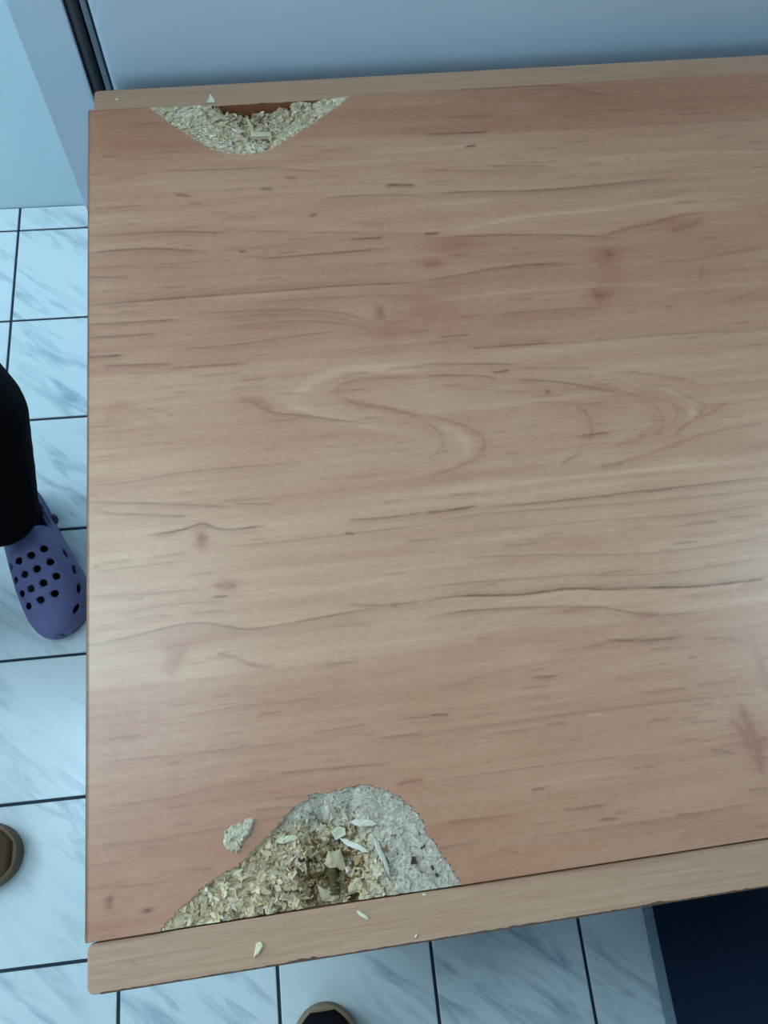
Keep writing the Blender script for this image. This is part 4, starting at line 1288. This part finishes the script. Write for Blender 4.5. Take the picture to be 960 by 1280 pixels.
# socks fill the clogs
for h_ in (heel, rheel):
    limbs('sock', [[(in_clog(h_, 0.0, 0.036, 0.050), 0.0265), (in_clog(h_, 0.0, 0.11, 0.0505), 0.0265), (in_clog(h_, 0.0, 0.19, 0.0385), 0.0165)],
                   [(in_clog(h_, 0.0, 0.06, 0.055), 0.028), (in_clog(h_, 0.008, 0.078, 0.11), 0.034)]], [], 0.005, 3, M_SOCK, person)
# trousers: both legs and the seat, hems resting on the insteps
tch = []
for a, k, h in ((A1, K1, H1), (A2, K2, H2)):
    hem = a + Vector((0, 0, 0.028))
    tch.append([(V3(hem), 0.056), (V3(hem.lerp(k, 0.22) + CN * 0.012 - CA * 0.014), 0.064), (V3(hem.lerp(k, 0.5) + CN * 0.022 - CA * 0.026), 0.077),
                (V3(k), 0.078), (V3(k.lerp(h, 0.5)), 0.088), (V3(h), 0.10)])
tch.append([(V3(PELV - Vector((0, 0, 0.06))), 0.11), (V3(PELV + Vector((0, 0, 0.08))), 0.112)])
tb = [(V3(PELV - CA * 0.03), (0.12, 0.175, 0.12), ha)]
tr_ = limbs('trousers', tch, tb, 0.008, 4, M_BLACK, person)
limbs('shirt', [[(V3(PELV + Vector((0, 0, 0.06))), 0.118), (V3(CH), 0.124), (V3(NK - Vector((0, 0, 0.07))), 0.07)],
                [(V3(S1), 0.062), (V3(E1), 0.048), (V3(E1.lerp(R1, 0.8)), 0.036)], [(V3(S2), 0.062), (V3(E2), 0.048), (V3(E2.lerp(R2, 0.8)), 0.036)]],
      [(V3(CH + Vector((0, 0, 0.02))), (0.12, 0.185, 0.15), ha), (V3(PELV + Vector((0, 0, 0.08))), (0.118, 0.165, 0.12), ha)], 0.008, 4, M_SHIRT, person)

# ---- the person taking the picture: stands in front of the table and leans over it; only a slipper's toe shows
taker = empty('person', (0.2567, -1.42, 0), 0, 'person in dark tan-rimmed slippers whose toe shows at the bottom edge', 'person')
def TW(x, y, z): return (x - taker.location.x, y - taker.location.y, z)
so_pts = []
for y, w in ((-0.125, 0.012), (-0.115, 0.026), (-0.08, 0.034), (-0.02, 0.036), (0.04, 0.043), (0.08, 0.0435), (0.105, 0.036), (0.120, 0.023), (0.127, 0.008)):
    so_pts.append((w, y))
def slip_outline(g):
    p = [(w + g, y + (g if y > 0 else -g)) for w, y in so_pts]; p = p + [(-x, y) for x, y in p[::-1]]
    p = np.array(p)
    for _ in range(2):
        n = np.roll(p, -1, 0); p = np.stack([p * 0.75 + n * 0.25, p * 0.25 + n * 0.75], 1).reshape(-1, 2)
    return [tuple(t) for t in p]
def slip_upper():
    v = []; f = []
    st = np.linspace(-0.122, 0.1215, 40); nt = 21
    yy = [q_[1] for q_ in so_pts]; wv = [q_[0] for q_ in so_pts]
    for y in st:
        w = max(np.interp(y, yy, wv) - 0.0045, 0.003); h = np.interp(y, [-0.125, -0.06, 0.0, 0.05, 0.09, 0.125], [0.055, 0.05, 0.09, 0.07, 0.052, 0.027])
        for k in range(nt):
            a = math.pi * k / (nt - 1)
            v.append((w * math.copysign(abs(math.cos(a)) ** 0.8, math.cos(a)), y, 0.025 + (h - 0.025) * math.sin(a) ** 0.8))
    for i in range(len(st) - 1):
        for k in range(nt - 1):
            a = i * nt + k
            if st[i] < 0.01 and 4 < k < nt - 5: continue
            f.append((a, a + nt, a + nt + 1, a + 1))
    return mesh('upper', v, f)
M_FELT = plain('black_felt', srgb(24, 24, 28), 0.95, 0.1, var=0.2, nscale=200)
M_RIM = plain('tan_rim', srgb(142, 122, 96), 0.7)
for sx, sy in ((0.2567, -1.408), (0.475, -1.50)):
    u_ = link('slipper', slip_upper(), M_FELT, taker, TW(sx, sy, 0), (0, 0, 0.02), smooth=True)
    sd = u_.modifiers.new('wall', 'SOLIDIFY'); sd.thickness = 0.004; sd.offset = -1
    bake(u_)
    link('sole', prism_mesh('sole', slip_outline(0.001), 0.0004, 0.026, 0.003, 2), M_RIM, u_)
ff = Vector((0, 1, 0)); rr = Vector((1, 0, 0)); up_ = Vector((0, 0, 1))
pa1 = Vector((0.2567, -1.465, 0.09)); pa2 = Vector((0.475, -1.557, 0.09))
pk1 = Vector((0.275, -1.43, 0.48)); pk2 = Vector((0.46, -1.48, 0.48))
ph1 = Vector((0.28, -1.52, 0.90)); ph2 = Vector((0.44, -1.52, 0.90))
pp = Vector((0.36, -1.52, 0.94)); pc = Vector((0.35, -1.40, 1.28)); pn = Vector((0.34, -1.34, 1.44)); phd = Vector((0.33, -1.28, 1.55))
ps = (Vector((0.18, -1.39, 1.35)), Vector((0.52, -1.39, 1.35)))
pe = (Vector((0.12, -1.37, 1.10)), Vector((0.58, -1.37, 1.12)))
pw = (Vector((0.20, -1.235, 1.235)), Vector((0.40, -1.235, 1.245)))
def TV(v): return tuple(v - taker.location)
ch = []; bl_ = []
for a, k, h in ((pa1, pk1, ph1), (pa2, pk2, ph2)):
    ch.append([(TV(h), 0.07), (TV(k), 0.05), (TV(a), 0.034)])
    ch.append([(TV(a + Vector((0, -0.01, -0.03))), 0.026), (TV(a + Vector((0, 0.07, -0.045))), 0.022), (TV(a + Vector((0, 0.13, -0.052))), 0.014)])
ch.append([(TV(pp), 0.10), (TV(pc), 0.11), (TV(pn), 0.055), (TV(phd - up_ * 0.05), 0.052)])
for s, e_, w_, sg in ((ps[0], pe[0], pw[0], 1), (ps[1], pe[1], pw[1], -1)):
    ch.append([(TV(s), 0.05), (TV(e_), 0.038), (TV(w_), 0.026)])
    palm = w_ + Vector((sg * 0.02, 0.03, 0.012))
    bl_.append((TV(palm), (0.034, 0.042, 0.017), 0.0))
    for k_, off in enumerate((-0.024, -0.008, 0.008, 0.022)):
        b_ = palm + Vector((off, 0.034, 0.0)); m_ = b_ + Vector((sg * 0.012, 0.022 - 0.004 * abs(k_ - 1), 0.012)); t_ = m_ + Vector((sg * 0.018, 0.008, 0.012))
        ch.append([(TV(b_), 0.009), (TV(m_), 0.0085), (TV(t_), 0.0072)])
    th0 = palm + Vector((sg * 0.03, 0.005, 0.004)); th1 = th0 + Vector((sg * 0.02, 0.018, 0.012))
    ch.append([(TV(th0), 0.011), (TV(th1), 0.009), (TV(th1 + Vector((sg * 0.006, 0.02, 0.008))), 0.0078)])
bl_ += [(TV(phd + Vector((0, -0.01, 0.03))), (0.074, 0.095, 0.10), 0.0), (TV(phd + Vector((0, 0.045, -0.04))), (0.05, 0.055, 0.06), 0.0),
        (TV(phd + Vector((0, 0.095, -0.005))), (0.011, 0.016, 0.02), 0.0), (TV(phd + Vector((0, 0.092, -0.05))), (0.022, 0.010, 0.006), 0.0),
        (TV(phd + Vector((0.075, 0, 0))), (0.01, 0.016, 0.03), 0.0), (TV(phd + Vector((-0.075, 0, 0))), (0.01, 0.016, 0.03), 0.0)]
limbs('body', ch, bl_, 0.006, 3, M_SKIN, taker)
for sg in (1, -1):
    bm = bmesh.new(); bmesh.ops.create_uvsphere(bm, u_segments=14, v_segments=10, radius=0.011)
    em_ = bpy.data.meshes.new('eye'); bm.to_mesh(em_); bm.free()
    link('eye', em_, M_EYE, taker, TV(phd + Vector((sg * 0.03, 0.08, 0.015))), smooth=True)
limbs('hair', [], [(TV(phd + Vector((0, -0.022, 0.058))), (0.084, 0.098, 0.085), 0.0), (TV(phd + Vector((0, -0.06, -0.02))), (0.072, 0.05, 0.09), 0.0)], 0.008, 3, M_HAIR, taker)
tc_ = []
for a, k, h in ((pa1, pk1, ph1), (pa2, pk2, ph2)):
    tc_.append([(TV(a + Vector((0, 0, 0.05))), 0.056), (TV(k), 0.072), (TV(k.lerp(h, 0.5)), 0.088), (TV(h), 0.10)])
tc_.append([(TV(pp - up_ * 0.06), 0.11), (TV(pp + up_ * 0.06), 0.115)])
limbs('trousers', tc_, [(TV(pp), (0.175, 0.125, 0.12), 0.0)], 0.009, 4, plain('dark_blue_cloth', srgb(34, 40, 58), 0.95, 0.05), taker)
limbs('shirt', [[(TV(pp + up_ * 0.05), 0.12), (TV(pc), 0.125), (TV(pn - up_ * 0.05), 0.072)]] +
      [[(TV(s), 0.062), (TV(e_), 0.05), (TV(e_.lerp(w_, 0.75)), 0.037)] for s, e_, w_ in zip(ps, pe, pw)],
      [(TV(pc + up_ * 0.02), (0.185, 0.125, 0.15), 0.0), (TV(pp + up_ * 0.09), (0.168, 0.12, 0.13), 0.0)], 0.009, 4, plain('navy_jersey', srgb(44, 54, 84), 0.9, 0.1), taker)

# ---- brown slipper on the tiles, its rounded toe reaches into the frame at the left
bs = empty('slipper', (-0.2545, -1.060, 0), math.radians(-92), 'brown slipper on the tiles at the left edge, toe towards the table', 'shoe')
M_BROWN = plain('brown_suede', srgb(112, 84, 60), 0.9, 0.1, var=0.12, nscale=120)
bu = link('upper', slip_upper(), M_BROWN, bs, smooth=True)
sd = bu.modifiers.new('wall', 'SOLIDIFY'); sd.thickness = 0.004; sd.offset = -1
bake(bu)
link('sole', prism_mesh('sole', slip_outline(0.001), 0.0004, 0.026, 0.003, 2), plain('brown_sole', srgb(120, 96, 72), 0.7), bs)
